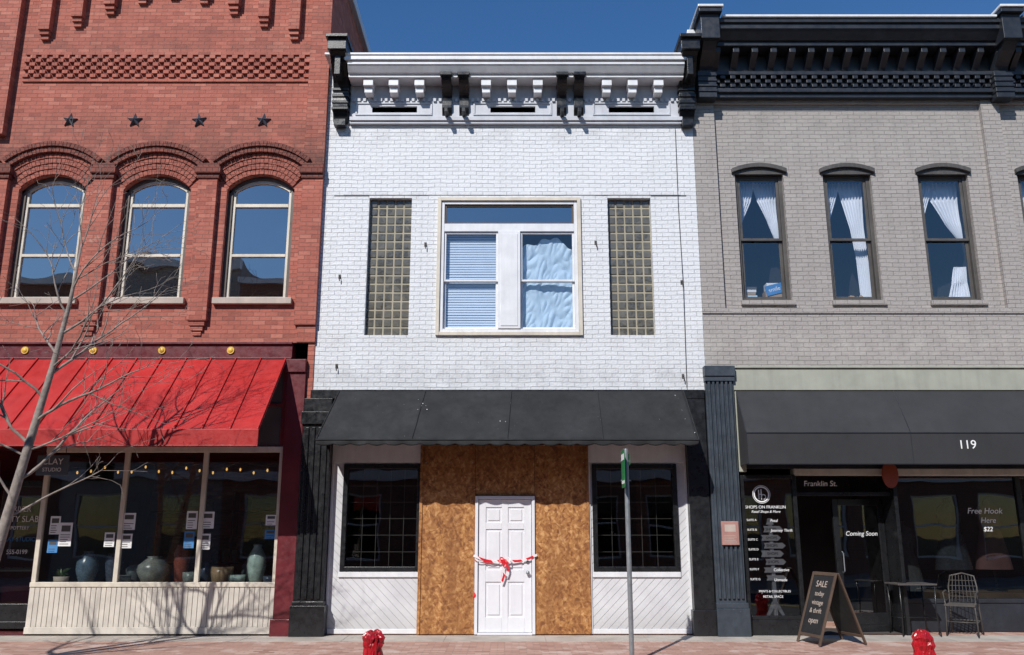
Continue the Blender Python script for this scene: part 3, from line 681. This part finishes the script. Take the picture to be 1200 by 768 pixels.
def curtain(x0,x1,rows,y=.42,ph=0,nf=7):
    def fn(u,v):
        t=v*(len(rows)-1);i=min(int(t),len(rows)-2);f_=t-i;f_=f_*f_*(3-2*f_)
        z=rows[i][0]*(1-f_)+rows[i+1][0]*f_;l=rows[i][1]*(1-f_)+rows[i+1][1]*f_;r_=rows[i][2]*(1-f_)+rows[i+1][2]*f_
        wd=(r_-l)
        return (x0+(l+wd*u)*(x1-x0),y+.03*math.sin(u*nf*6.28+ph)*min(1,.3+wd)+.01*math.sin(v*9+u*4),z)
    cu.grid(fn,56,24)
for i,(a_,b_) in enumerate(gw):
    fr.frame(a_,b_,5.40,7.72,.06,.17,.27);fr.frame(a_+.062,b_-.062,6.50,7.658,.045,.19,.23);fr.frame(a_+.062,b_-.062,5.462,6.56,.05,.232,.268)
    gl.q((a_+.06,.21,6.52),(b_-.06,.21,6.52),(b_-.06,.21,7.68),(a_+.06,.21,7.68));gl.q((a_+.06,.25,5.44),(b_-.06,.25,5.44),(b_-.06,.25,6.55),(a_+.06,.25,6.55))
    rm.room(a_-.1,b_+.1,.29,2.4,5.2,7.9)
    c=(a_+b_)/2;hw_=.475;n=12
    for j in range(n):
        xa_=-hw_+2*hw_*j/n;xb_=-hw_+2*hw_*(j+1)/n;fz=lambda x:7.70+.10*(1-(x/hw_)**2)
        hd.prism([(c+xa_,fz(xa_)),(c+xb_,fz(xb_)),(c+xb_,fz(xb_)+.075),(c+xa_,fz(xa_)+.075)],.02,.12)
        hd.prism([(c+xa_,7.68),(c+xb_,7.68),(c+xb_,fz(xb_)+.002),(c+xa_,fz(xa_)+.002)],.075,.12)
    sl.box(a_-.03,b_+.03,.02,.3,5.32,5.398)
fr.done();gl.done();rm.done(False);hd.done();sl.done()
a_,b_=gw[0]
curtain(a_,b_,[(7.66,.06,.5),(7.3,.06,.42),(6.95,.06,.22),(6.6,.05,.12)],ph=1);curtain(a_,b_,[(7.66,.45,.94),(7.3,.55,.94),(6.95,.72,.94),(6.6,.86,.95)])
a_,b_=gw[1]
curtain(a_,b_,[(7.66,.06,.5),(7.3,.06,.38),(6.9,.06,.2),(6.5,.05,.10)],ph=2);curtain(a_,b_,[(7.66,.42,.94),(7.3,.5,.94),(6.8,.62,.92),(6.2,.70,.94),(5.45,.72,.94)])
a_,b_=gw[2]
curtain(a_,b_,[(7.66,.06,.5),(7.3,.06,.35),(6.9,.06,.18),(6.5,.05,.08)],ph=.5);curtain(a_,b_,[(7.66,.30,.94),(7.3,.4,.94),(6.9,.62,.94),(6.6,.85,.95)])
curtain(a_,b_,[(6.1,.70,.94),(5.8,.62,.94),(5.43,.5,.96)],ph=.5)
for i in (3,4):
    a_,b_=gw[i];curtain(a_,b_,[(7.66,.06,.5),(7.2,.06,.35),(6.6,.05,.12)],ph=.5);curtain(a_,b_,[(7.66,.45,.94),(7.2,.6,.94),(6.6,.86,.95)])
cu.done(False)
e=empty('stacked_boxes',(4.50,.40,5.42));p=P('cardboard_box',e,M_wood,.004);p.box(-.16,.16,-.1,.1,0,.22);p.done();p=P('upper_box',e,M_paper,.004);p.box(-.13,.15,-.09,.09,.222,.36);p.done()
e=empty('blue_sign',(4.49,.295,5.66));e.rotation_euler=(0,R(-14),0);p=P('panel',e,M_blue,.006);p.box(-.15,.15,-.01,.004,-.09,.09);p.done();text(e,'lettering','smile',.1,(0,-.012,0),M_vinyl)
e=empty('book_stack',(4.08,.42,5.42));
for i in range(6): p=P('book',e,(M_paper,M_dgray,M_film,M_wood)[i%4],.002);p.box(-.12+.01*i,.1+.012*(i%3),-.09,.09,i*.05,i*.05+.045);p.done()
b=P('basket_of_cones',None,M_wood,0,True);
for i in range(9): b.lathe((random.uniform(-.16,.16),random.uniform(-.04,.04),random.uniform(0,.05)),[(.01,0),(.05,.04),(.05,.08),(.01,.13)],8)
o=b.done();o.location=(5.92,.40,5.42)
# ground floor gray
f=P('fascia',GB,M_fascia,.006);f.box(3.56,13,-.06,.25,3.86,4.22);f.box(3.56,13,-.09,.25,4.222,4.252);f.box(3.62,3.74,-.04,.25,2.55,3.859);f.box(3.745,13,.0,.25,2.75,3.859);f.done()
f=P('lintel_trim',GB,M_bead,.004);f.box(4.5,13,-.02,.2,2.50,2.60);f.done()
f=P('lintel_dark',GB,M_charc,.004);f.box(3.62,13,-.015,.22,2.601,2.749);f.done()
f=P('fluted_pilaster',GB,M_slate,.005)
f.box(3.14,3.60,-.08,.25,.08,4.25)
for i in range(6): x=3.175+i*.070;f.box(x,x+.038,-.115,-.075,.62,4.0)
f.box(3.125,3.63,-.15,.25,.07,.48);f.box(3.13,3.62,-.125,.25,.481,.56);f.box(3.125,3.62,-.15,.25,4.08,4.249);f.box(3.13,3.61,-.13,.25,4.0,4.079)
f.done()
f=P('wall_plaque',GB,M_pink,.006);f.box(3.26,3.53,-.15,-.116,1.42,1.78);f.done()
f=P('plaque_print',GB,M_sill)
f.box(3.31,3.48,-.153,-.1505,1.62,1.73)
for i in range(5): f.box(3.30,3.49-.02*(i%3),-.153,-.1505,1.46+i*.025,1.468+i*.025)
f.done()
a=P('canvas_awning',None,M_fabric2,.004)
a.prism([(-.01,3.90),(-.5,3.12),(-.5,2.64),(-.485,2.64),(-.485,3.10),(-.01,3.87)],3.64,13,'x')
a.prism([(-.01,3.88),(-.49,3.11),(-.49,2.64),(-.01,2.64)],3.64,3.655,'x')
awn=a.done()
a=P('awning_piping',awn,M_charc);a.tube([(3.64,-.505,3.12),(13,-.505,3.12)],.008,5);a.tube([(3.64,-.49,2.64),(13,-.49,2.64)],.012,5)
for x in (3.645,6.2,8.8,11.4):a.tube([(x,-.012,3.905),(x,-.503,3.125),(x,-.505,2.645)],.006,5)
a.done()
text(GB,'house_number','119',.19,(7.06,-.503,2.93),M_vinyl,ext=.002)
# shop windows
f=P('shop_frame_left',GB,M_black,.006);f.frame(3.63,4.52,.30,2.50,.06,.0,.1);f.box(3.63,4.52,-.01,.1,.08,.299);f.done()
f=P('display_glass',GB,M_gl3);f.q((3.66,.05,.33),(4.5,.05,.33),(4.5,.05,2.48),(3.66,.05,2.48));f.done()
f=P('display_room',GB,M_int);f.room(3.62,4.53,.11,1.3,.3,2.52);f.room(6.12,13,.55,5,.2,2.75);f.done(False)
f=P('entry_recess',GB,M_int2);f.room(4.53,6.11,.1,1.9,.085,2.75);f.done(False)
f=P('vinyl_ring',GB,M_vinyl)
def ring(cx_,cz_,r0,r1,y,n=40,a0=0,a1=6.2832):
    for i in range(n):
        t=a0+(a1-a0)*i/n;t2=a0+(a1-a0)*(i+1)/n
        f.q((cx_+r0*math.cos(t),y,cz_+r0*math.sin(t)),(cx_+r1*math.cos(t),y,cz_+r1*math.sin(t)),(cx_+r1*math.cos(t2),y,cz_+r1*math.sin(t2)),(cx_+r0*math.cos(t2),y,cz_+r0*math.sin(t2)))
ring(3.97,2.20,.105,.125,.04);ring(3.97,2.20,.135,.142,.04)
f.box(3.92,3.935,.038,.042,2.13,2.27);f.box(3.96,3.975,.038,.042,2.12,2.28);f.box(3.935,3.96,.038,.042,2.195,2.208);ring(4.0,2.16,.03,.042,.04,14,-1.5,3.1)
f.done(False)
T=lambda t,z,sz,x=4.02,al='CENTER',sh=0:text(GB,'vinyl_lettering',t,sz,(x,.04,z),M_vinyl,align=al,shear=sh)
T('SHOPS ON FRANKLIN',2.00,.066);T('Retail Shops & More',1.93,.055,sh=.3)
for i,(l,r_) in enumerate((('SUITE A','Petal'),('SUITE B','Journey Thrift'),('SUITE C','Clay Room'),('SUITE D','Salon'),('SUITE E','Twigs'),('SUITE F','Collective'),('SUITE G','Unmade'))):
    z=1.80-i*.15;T(l,z,.045,3.71,'LEFT')
    if i in (0,1,5,6): T(r_,z-.01,.06,4.08,'LEFT',.2)
T('PRINTS & COLLECTIBLES',.72,.045,4.08);T('RETAIL SPACE',.64,.05,4.05)
# directional totem
tt=empty('directional_sign',(4.14,.28,.31))
p=P('post',tt,M_wp,.004);p.box(-.03,.03,-.03,.03,.02,1.42);p.box(-.025,.025,-.16,.16,0,.03);p.done()
p=P('feet',tt,M_wp,.004);p.prism([(-.16,0),(-.12,0),(-.02,.14),(.02,.14),(.12,0),(.16,0),(.04,.24),(-.04,.24)],-.02,.02);p.done()
p=P('arrow_boards',tt,M_vinyl,.004)
for z,h_,x0,x1 in ((1.30,.1,-.12,.14),(1.17,.09,-.16,.10),(1.05,.09,-.13,.17),(.92,.1,-.18,.13),(.80,.09,-.12,.16),(.68,.08,-.15,.12),(.56,.08,-.12,.15)):
    p.prism([(x0,z),(x1,z),(x1+.05,z+h_/2),(x1,z+h_),(x0,z+h_),(x0+.02,z+h_/2)],-.05,-.03)
p.prism([(-.06,1.42),(.06,1.42),(.03,1.52),(-.03,1.52)],-.02,.02)
p.done()
for z in (1.35,1.215,1.095,.97,.845): text(tt,'board_lettering','SHOPS',.06,(0,-.052,z),M_dgray)
text(GB,'transom_lettering','Franklin St.',.12,(4.95,.12,2.37),M_vinyl,ext=.001,shear=.1)
f=P('transom_bar',GB,M_black,.004);f.box(4.53,6.11,.11,.17,2.18,2.24);f.box(6.06,6.115,-.0,.6,.085,2.50);f.done()
od=empty('open_door',(5.18,.35,.09),R(8))
p=P('door_frame',od,M_black,.006);p.frame(0,.88,0,2.05,.10,-.025,.025);p.box(.1,.78,-.025,.025,.1,.28);p.done()
p=P('door_glass',od,M_gl3);p.q((.09,0,.25),(.79,0,.25),(.79,0,1.96),(.09,0,1.96));p.done()
p=P('door_handle',od,M_galv);p.tube([(.10,-.03,.9),(.10,-.07,.92),(.10,-.07,1.2),(.10,-.03,1.22)],.01,6);p.done()
text(od,'lettering','Coming Soon',.10,(.46,-.03,1.5),M_vinyl,shear=.2)
hg=empty('hanging_sign',(5.98,-.12,2.50));p=P('oval_board',hg,M_orange,.004);p.prism([(.13*math.cos(t*math.pi/14),.21*math.sin(t*math.pi/14)) for t in range(28)],-.012,.012);p.done()
p=P('hook',hg,M_black);p.tube([(0,0,.2),(0,0,.34)],.006,5);p.done()
f=P('display_base',GB,M_charc,.006);f.box(6.12,13,.42,.54,.08,.52);f.box(6.12,13,.40,.56,.521,.58);f.done()
f=P('display_frame',GB,M_black,.006)
for x in (6.16,8.3,10.4,12.6): f.box(x-.04,x+.04,.44,.52,.582,2.6)
f.box(6.12,13,.43,.53,2.50,2.74);f.done()
f=P('display_glass_right',GB,M_gl3);f.q((6.15,.48,.58),(13,.48,.58),(13,.48,2.55),(6.15,.48,2.55));f.done()
f=P('display_platform',GB,M_wood,.006);f.box(6.9,12.8,.6,1.5,.50,.66);f.done()
f=P('soffit',GB,M_int2);f.q((4.5,-.0,2.62),(13,0,2.62),(13,.56,2.62),(4.5,.56,2.62));f.done()
text(GB,'window_lettering','Free Hook',.13,(7.72,.475,1.95),M_vinyl,shear=.2);text(GB,'window_lettering','Here',.12,(7.76,.475,1.8),M_vinyl,shear=.2);text(GB,'window_lettering','$22',.1,(7.74,.475,1.66),M_vinyl,shear=.2)
def dressform(x,y,z,mat,nm2='dress_form'):
    e=empty(nm2,(x,y,z));p=P('stand',e,M_black,0,True);p.tube([(0,0,.02),(0,0,.75)],.015,8);p.lathe((0,0,0),[(.16,0),(.15,.02),(.03,.04)]);p.done()
    p=P('garment',e,mat,0,True);pr=[(.28,.35),(.25,.55),(.19,.85),(.15,1.0),(.17,1.12),(.185,1.25),(.16,1.36),(.06,1.42),(.045,1.5)]
    k_=20;rings=[[p.bm.verts.new((r_*math.cos(2*math.pi*j/k_)*1.1,r_*.62*math.sin(2*math.pi*j/k_),h_)) for j in range(k_)] for r_,h_ in pr]
    for i in range(len(rings)-1):
        for j in range(k_): p.bm.faces.new([rings[i][j],rings[i][(j+1)%k_],rings[i+1][(j+1)%k_],rings[i+1][j]])
    p.bm.faces.new(rings[-1]);p.done()
dressform(7.35,.95,.66,vm[6]);dressform(8.1,1.1,.66,M_pink);dressform(6.7,1.3,.3,vm[2])
# ------------------------------------------------------------ A-frame board
af=empty('chalkboard_sign',(4.60,-.80,.055),R(14))
H=.98;sp=.36;wd=.30;Ln=math.hypot(H,sp)
def lm(sd): return Matrix.Translation((0,0,H))@Matrix.Rotation(math.atan2(sp,H)*(1 if sd<0 else -1),4,'Y')
p=P('wood_frame',af,M_frame,.005)
for sd in (-1,1):
    m_=lm(sd);o_=-.012 if sd<0 else .012
    p.box(o_-.012,o_+.012,-wd,-wd+.045,-Ln,0,m_);p.box(o_-.012,o_+.012,wd-.045,wd,-Ln,0,m_)
    p.box(o_-.012,o_+.012,-wd+.046,wd-.046,-.05,0,m_);p.box(o_-.012,o_+.012,-wd+.046,wd-.046,-Ln+.10,-Ln+.145,m_)
p.done()
p=P('board_panels',af,M_chalk)
for sd in (-1,1):
    m_=lm(sd);o_=-.012 if sd<0 else .012
    p.box(o_-.005,o_+.005,-wd+.045,wd-.045,-Ln+.145,-.05,m_)
p.done()
p=P('stay_chain',af,M_galv);p.tube([(-.2,.25,.45),(0,.25,.42),(.2,.25,.45)],.004,4);p.done()
m_=lm(-1)
for t,zz_,s_ in (('SALE',-.18,.13),('today',-.32,.1),('vintage',-.45,.1),('& thrift',-.57,.1),('open',-.71,.12)):
    mt=m_@Matrix.Translation((-.021,0,zz_))@Matrix(((0,0,-1,0),(-1,0,0,0),(0,1,0,0),(0,0,0,1)))
    text(af,'chalk_writing',t,s_,None,M_sill,mtx=mt)
# table and chair
tb=empty('cafe_table',(6.20,.05,.085))
p=P('table_top',tb,M_dgray,.006);p.box(-.30,.30,-.25,.25,.735,.76);p.done()
p=P('legs',tb,M_black,0,True)
for sx_ in (-1,1):
    for sy_ in (-1,1): p.tube([(sx_*.27,sy_*.22,.735),(sx_*.26,sy_*.2,.35),(sx_*.29,sy_*.23,0)],.011,7)
    p.tube([(sx_*.265,-.2,.25),(sx_*.265,.2,.25)],.007,6)
p.tube([(-.26,0,.25),(.26,0,.25)],.007,6);p.done()
ch=empty('metal_chair',(6.93,-.02,.085),R(-35))
p=P('chair_frame',ch,M_dgray,0,True)
for sx_ in (-1,1):
    p.tube([(sx_*.22,-.22,0),(sx_*.20,-.20,.44),(sx_*.23,-.1,.62),(sx_*.23,.1,.64),(sx_*.21,.21,.6)],.012,7)
    p.tube([(sx_*.22,.26,0),(sx_*.20,.2,.44),(sx_*.20,.25,.7),(sx_*.17,.28,.86),(0,.29,.9)],.012,7)
p.tube([(-.2,-.2,.2),(.2,-.2,.2)],.007,6);p.tube([(-.2,.22,.2),(.2,.22,.2)],.007,6);p.tube([(-.21,-.21,.2),(-.21,.24,.2)],.007,6);p.tube([(.21,-.21,.2),(.21,.24,.2)],.007,6)
p.done()
p=P('lattice_seat',ch,M_dgray)
for i in range(-4,5):
    c=i*.05
    p.box(c-.007,c+.007,-.21,.21,.440,.446);p.box(-.21,.21,c-.007,c+.007,.447,.453)
p.box(-.215,.215,-.22,-.20,.43,.456);p.box(-.215,.215,.20,.22,.43,.456)
for i in range(-3,4):
    x=i*.055;p.tube([(x,.215,.47),(x*.8,.28,.87)],.005,5)
for z in (.55,.63,.71,.79): p.tube([(-.2,.225+(z-.45)*.13,z),(.2,.225+(z-.45)*.13,z)],.005,5)
p.done()
# sign post
sp_=empty('street_sign',(1.50,-2.5,.02))
p=P('post',sp_,M_galv,.004,False);p.tube([(0,0,-.05),(0,0,2.66)],.032,12);p.done()
p=P('sign_blades',sp_,M_green,.004);p.box(-.062,-.056,-.30,.02,2.15,2.63);p.box(.045,.05,-.02,.2,2.45,2.6);p.done()
p=P('sign_print',sp_,M_vinyl);p.box(-.0645,-.0625,-.27,-.01,2.2,2.24);p.box(-.0645,-.0625,-.27,-.01,2.5,2.58);p.done()
p=P('bolts',sp_,M_galv);
for z in (2.25,2.5): p.tube([(-.075,0,z),(.06,0,z)],.008,6)
p.done()
def bollard(x,y,seed):
    b=P('wrapped_bollard',None,M_redbag,0,False);k_=40
    pr=[(.13,-.02),(.14,.08),(.12,.16),(.135,.24),(.12,.32),(.145,.38),(.13,.43),(.145,.48),(.11,.52),(.10,.54),(.05,.57),(.02,.56)]
    rings=[]
    for r_,z_ in pr:
        row=[]
        for j in range(k_):
            c_,s_=math.cos(2*math.pi*j/k_),math.sin(2*math.pi*j/k_)
            f_=1+.22*noise.noise(Vector((c_*2.2,s_*2.2+seed,z_*5)))+.22*noise.noise(Vector((c_*5+3,s_*5+seed,z_*14)))
            row.append(b.bm.verts.new((r_*f_*c_*.82,r_*f_*s_*.82,(z_+.04*noise.noise(Vector((c_*3,s_*3+seed,z_*8))))*.82)))
        rings.append(row)
    for i in range(len(rings)-1):
        for j in range(k_): b.bm.faces.new([rings[i][j],rings[i][(j+1)%k_],rings[i+1][(j+1)%k_],rings[i+1][j]])
    b.bm.faces.new(rings[-1]);o=b.done();o.location=(x,y,.02)
bollard(-1.62,-3.3,1);bollard(4.80,-3.3,5)
# ------------------------------------------------------------ trees
def grow(pt,p,d,length,r,lvl,maxl,pk):
    n=max(3,int(length/.15));pts=[p.copy()];rad=[r]
    kids=[]
    for i in range(n):
        d=(d+Vector((random.gauss(0,.12),random.gauss(0,.12),random.gauss(.02,.08)))).normalized()
        p=p+d*length/n;pts.append(p.copy());rad.append(max(.0028,r*(1-.85*(i+1)/n)))
        if lvl<maxl and i>=1 and random.random()<pk: kids.append((p.copy(),d.copy(),rad[-1],1-i/n))
    pt.tube(pts,rad,6 if r>.012 else 4,False)
    for (q,dd,rr,f_) in kids:
        a=dd.cross(Vector((random.gauss(0,1),random.gauss(0,1),random.gauss(0,1)))).normalized()
        nd=(dd*1.0+a*random.uniform(.6,1.0)+Vector((0,0,.10))).normalized()
        grow(pt,q,nd,length*random.uniform(.38,.65)*(.5+.5*f_),rr*.75,lvl+1,maxl,pk)
def tree(name,trunk,rads,starts,loc,maxl=3,pk=.62):
    pt=P(name,None,M_bark,0,True)
    T_=[Vector(t) for t in trunk];pt.tube(T_,rads,10)
    for (i,f_,dx,dy,dz,ln,r_) in starts:
        p=T_[i].lerp(T_[i+1],f_);grow(pt,p,Vector((dx,dy,dz)).normalized(),ln,r_,0,maxl,pk)
    o=pt.done();o.location=loc;return o
random.seed(21)
starts=[(1,.7,.7,.2,.7,1.9,.024),(1,.55,-.7,-.2,.8,1.6,.018),(2,.0,-.8,.1,.7,1.7,.022),(2,.3,.9,-.2,.5,2.0,.022),(2,.6,-.5,-.5,.8,1.5,.018),(2,.9,.6,.4,.9,1.9,.021),(3,.0,.9,-.3,.45,1.7,.017),(3,.2,-.8,.3,.7,1.6,.018),(3,.5,.8,.1,.8,1.8,.018),(3,.8,-.4,-.3,1,1.5,.015),(4,.0,.8,.3,.7,1.5,.014),(4,.2,.6,-.2,1,1.5,.014),(4,.35,.9,.2,.6,1.4,.012),(4,.5,-.6,.3,1,1.3,.013),(4,.9,.3,.1,1,1.3,.011),(4,1,-.2,0,1,1.4,.011),(1,.4,.9,.3,.35,1.5,.017),(1,.9,-.9,.0,.4,1.3,.016),(1,.95,1,-.1,.3,1.6,.015)]
tree('bare_tree',[(-.25,0,-.05),(.0,0,1.2),(.26,0,2.7),(.44,0,3.7),(.55,.03,4.6),(.6,.05,5.4)],[.088,.072,.054,.040,.026,.012],starts,(-6.42,-2.9,0),3,.76)
random.seed(5)
starts=[(1,.5,.8,.2,.8,2.6,.05),(1,.8,-.8,.1,.8,2.4,.05),(2,.1,.3,.8,.9,2.6,.045),(2,.4,-.5,-.6,.9,2.4,.04),(2,.7,.9,-.1,.9,2.6,.04),(3,.1,-.6,.6,1,2.2,.035),(3,.5,.6,.4,1,2.2,.03),(3,.9,.1,-.3,1,2,.03),(3,1,.3,.3,1,2,.03)]
tree('bare_tree',[(0,0,-.1),(.05,0,2.2),(0,.05,4.2),(.1,0,6.0),(.1,0,7.2)],[.16,.13,.10,.07,.04],starts,(-6.9,-12.9,0),2,.55)
random.seed(9)
starts=[(1,.5,.8,.2,.8,2.2,.04),(1,.8,-.8,.1,.8,2.0,.04),(2,.1,.3,.8,.9,2.2,.035),(2,.4,-.5,-.6,.9,2.0,.03),(2,.7,.9,-.1,.9,2.0,.03),(3,.1,-.6,.6,1,1.8,.025),(3,.5,.6,.4,1,1.8,.025)]
tree('bare_tree',[(0,0,-.1),(.05,0,1.8),(0,.05,3.6),(.1,0,5.2),(.1,0,6.3)],[.10,.085,.065,.045,.02],starts,(-7.7,-5.2,-.1),2,.7)
# ------------------------------------------------------------ opposite side of the street
def opp(x0,x1,h,mat,name='brick_building'):
    e=empty(name);w=P('walls',e,mat);n=max(2,int((x1-x0)/2.2));ops=[]
    for i in range(n):
        c=x0+(x1-x0)*(i+.5)/n;ops+= [(c-.5,c+.5,5.0,7.2)];ops+=[(c-.85,c+.85,.7,3.0)]
    w.wall(x0,x1,-.1,h,-18.0,-18.25,ops);w.q((x0,-18,0),(x0,-30,0),(x0,-30,h),(x0,-18,h));w.q((x1,-18,0),(x1,-30,0),(x1,-30,h),(x1,-18,h));w.q((x0,-30,h-.2),(x1,-30,h-.2),(x1,-18,h-.2),(x0,-18,h-.2));w.q((x0,-30,0),(x1,-30,0),(x1,-30,h),(x0,-30,h))
    w.done(False)
    g_=P('windows',e,M_gl3);f_=P('frames',e,M_wp);d_=P('interior',e,M_int)
    for a_,b_,c_,dd in ops:
        g_.q((a_,-18.15,c_),(b_,-18.15,c_),(b_,-18.15,dd),(a_,-18.15,dd));d_.q((a_-.1,-18.6,c_-.1),(b_+.1,-18.6,c_-.1),(b_+.1,-18.6,dd+.1),(a_-.1,-18.6,dd+.1))
        f_.frame(a_,b_,c_,dd,.07,-18.2,-18.08);f_.box(a_+.07,b_-.07,-18.18,-18.1,(c_+dd)/2-.03,(c_+dd)/2+.03)
    f_.box(x0,x1,-18.0,-17.7,h-.3,h);f_.box(x0,x1,-18.0,-17.85,3.5,3.8);g_.done();f_.done();d_.done()
opp(-24,-16.5,11.3,M_opp);opp(-16.49,-10.5,12.0,M_gray);opp(-10.49,-4,11.2,M_opp);opp(-3.99,4.5,8.6,M_opp);opp(4.51,12,9.8,M_side);opp(12.01,22,8.9,M_opp)
# ------------------------------------------------------------ light, sky, camera
el,az=R(40),R(26)
d=Vector((math.sin(az)*math.cos(el),math.cos(az)*math.cos(el),-math.sin(el)))
L_=bpy.data.lights.new('sun','SUN');L_.energy=4.6;L_.angle=R(.53);L_.color=(1,.965,.915)
lo=bpy.data.objects.new('sun',L_);lo.rotation_euler=d.to_track_quat('-Z','Y').to_euler();lo.location=(-10,-20,25);sc.collection.objects.link(lo)
wd_=bpy.data.worlds.new('World');sc.world=wd_;wd_.use_nodes=True;nt=wd_.node_tree
sk=nt.nodes.new('ShaderNodeTexSky');sk.sky_type='NISHITA';sk.sun_disc=False;sk.sun_elevation=el;sk.sun_rotation=math.atan2(-d.x,-d.y)
sk.air_density=1.2;sk.dust_density=.1;sk.ozone_density=3.0;sk.altitude=200
hs_=nt.nodes.new('ShaderNodeHueSaturation');hs_.inputs['Hue'].default_value=.508;hs_.inputs['Saturation'].default_value=1.28;hs_.inputs['Value'].default_value=1.2;nt.links.new(sk.outputs[0],hs_.inputs['Color'])
bg=nt.nodes['Background'];bg.inputs[1].default_value=.088;nt.links.new(hs_.outputs[0],bg.inputs[0])
cam=bpy.data.cameras.new('camera');cam.lens=30.48;cam.sensor_width=36;cam.clip_end=1500
co_=bpy.data.objects.new('camera',cam);co_.location=(0,-14,1.6);co_.rotation_euler=(R(90+13.34),0,0);sc.collection.objects.link(co_);sc.camera=co_
sc.view_settings.view_transform='Standard';sc.view_settings.look='None';sc.view_settings.exposure=0
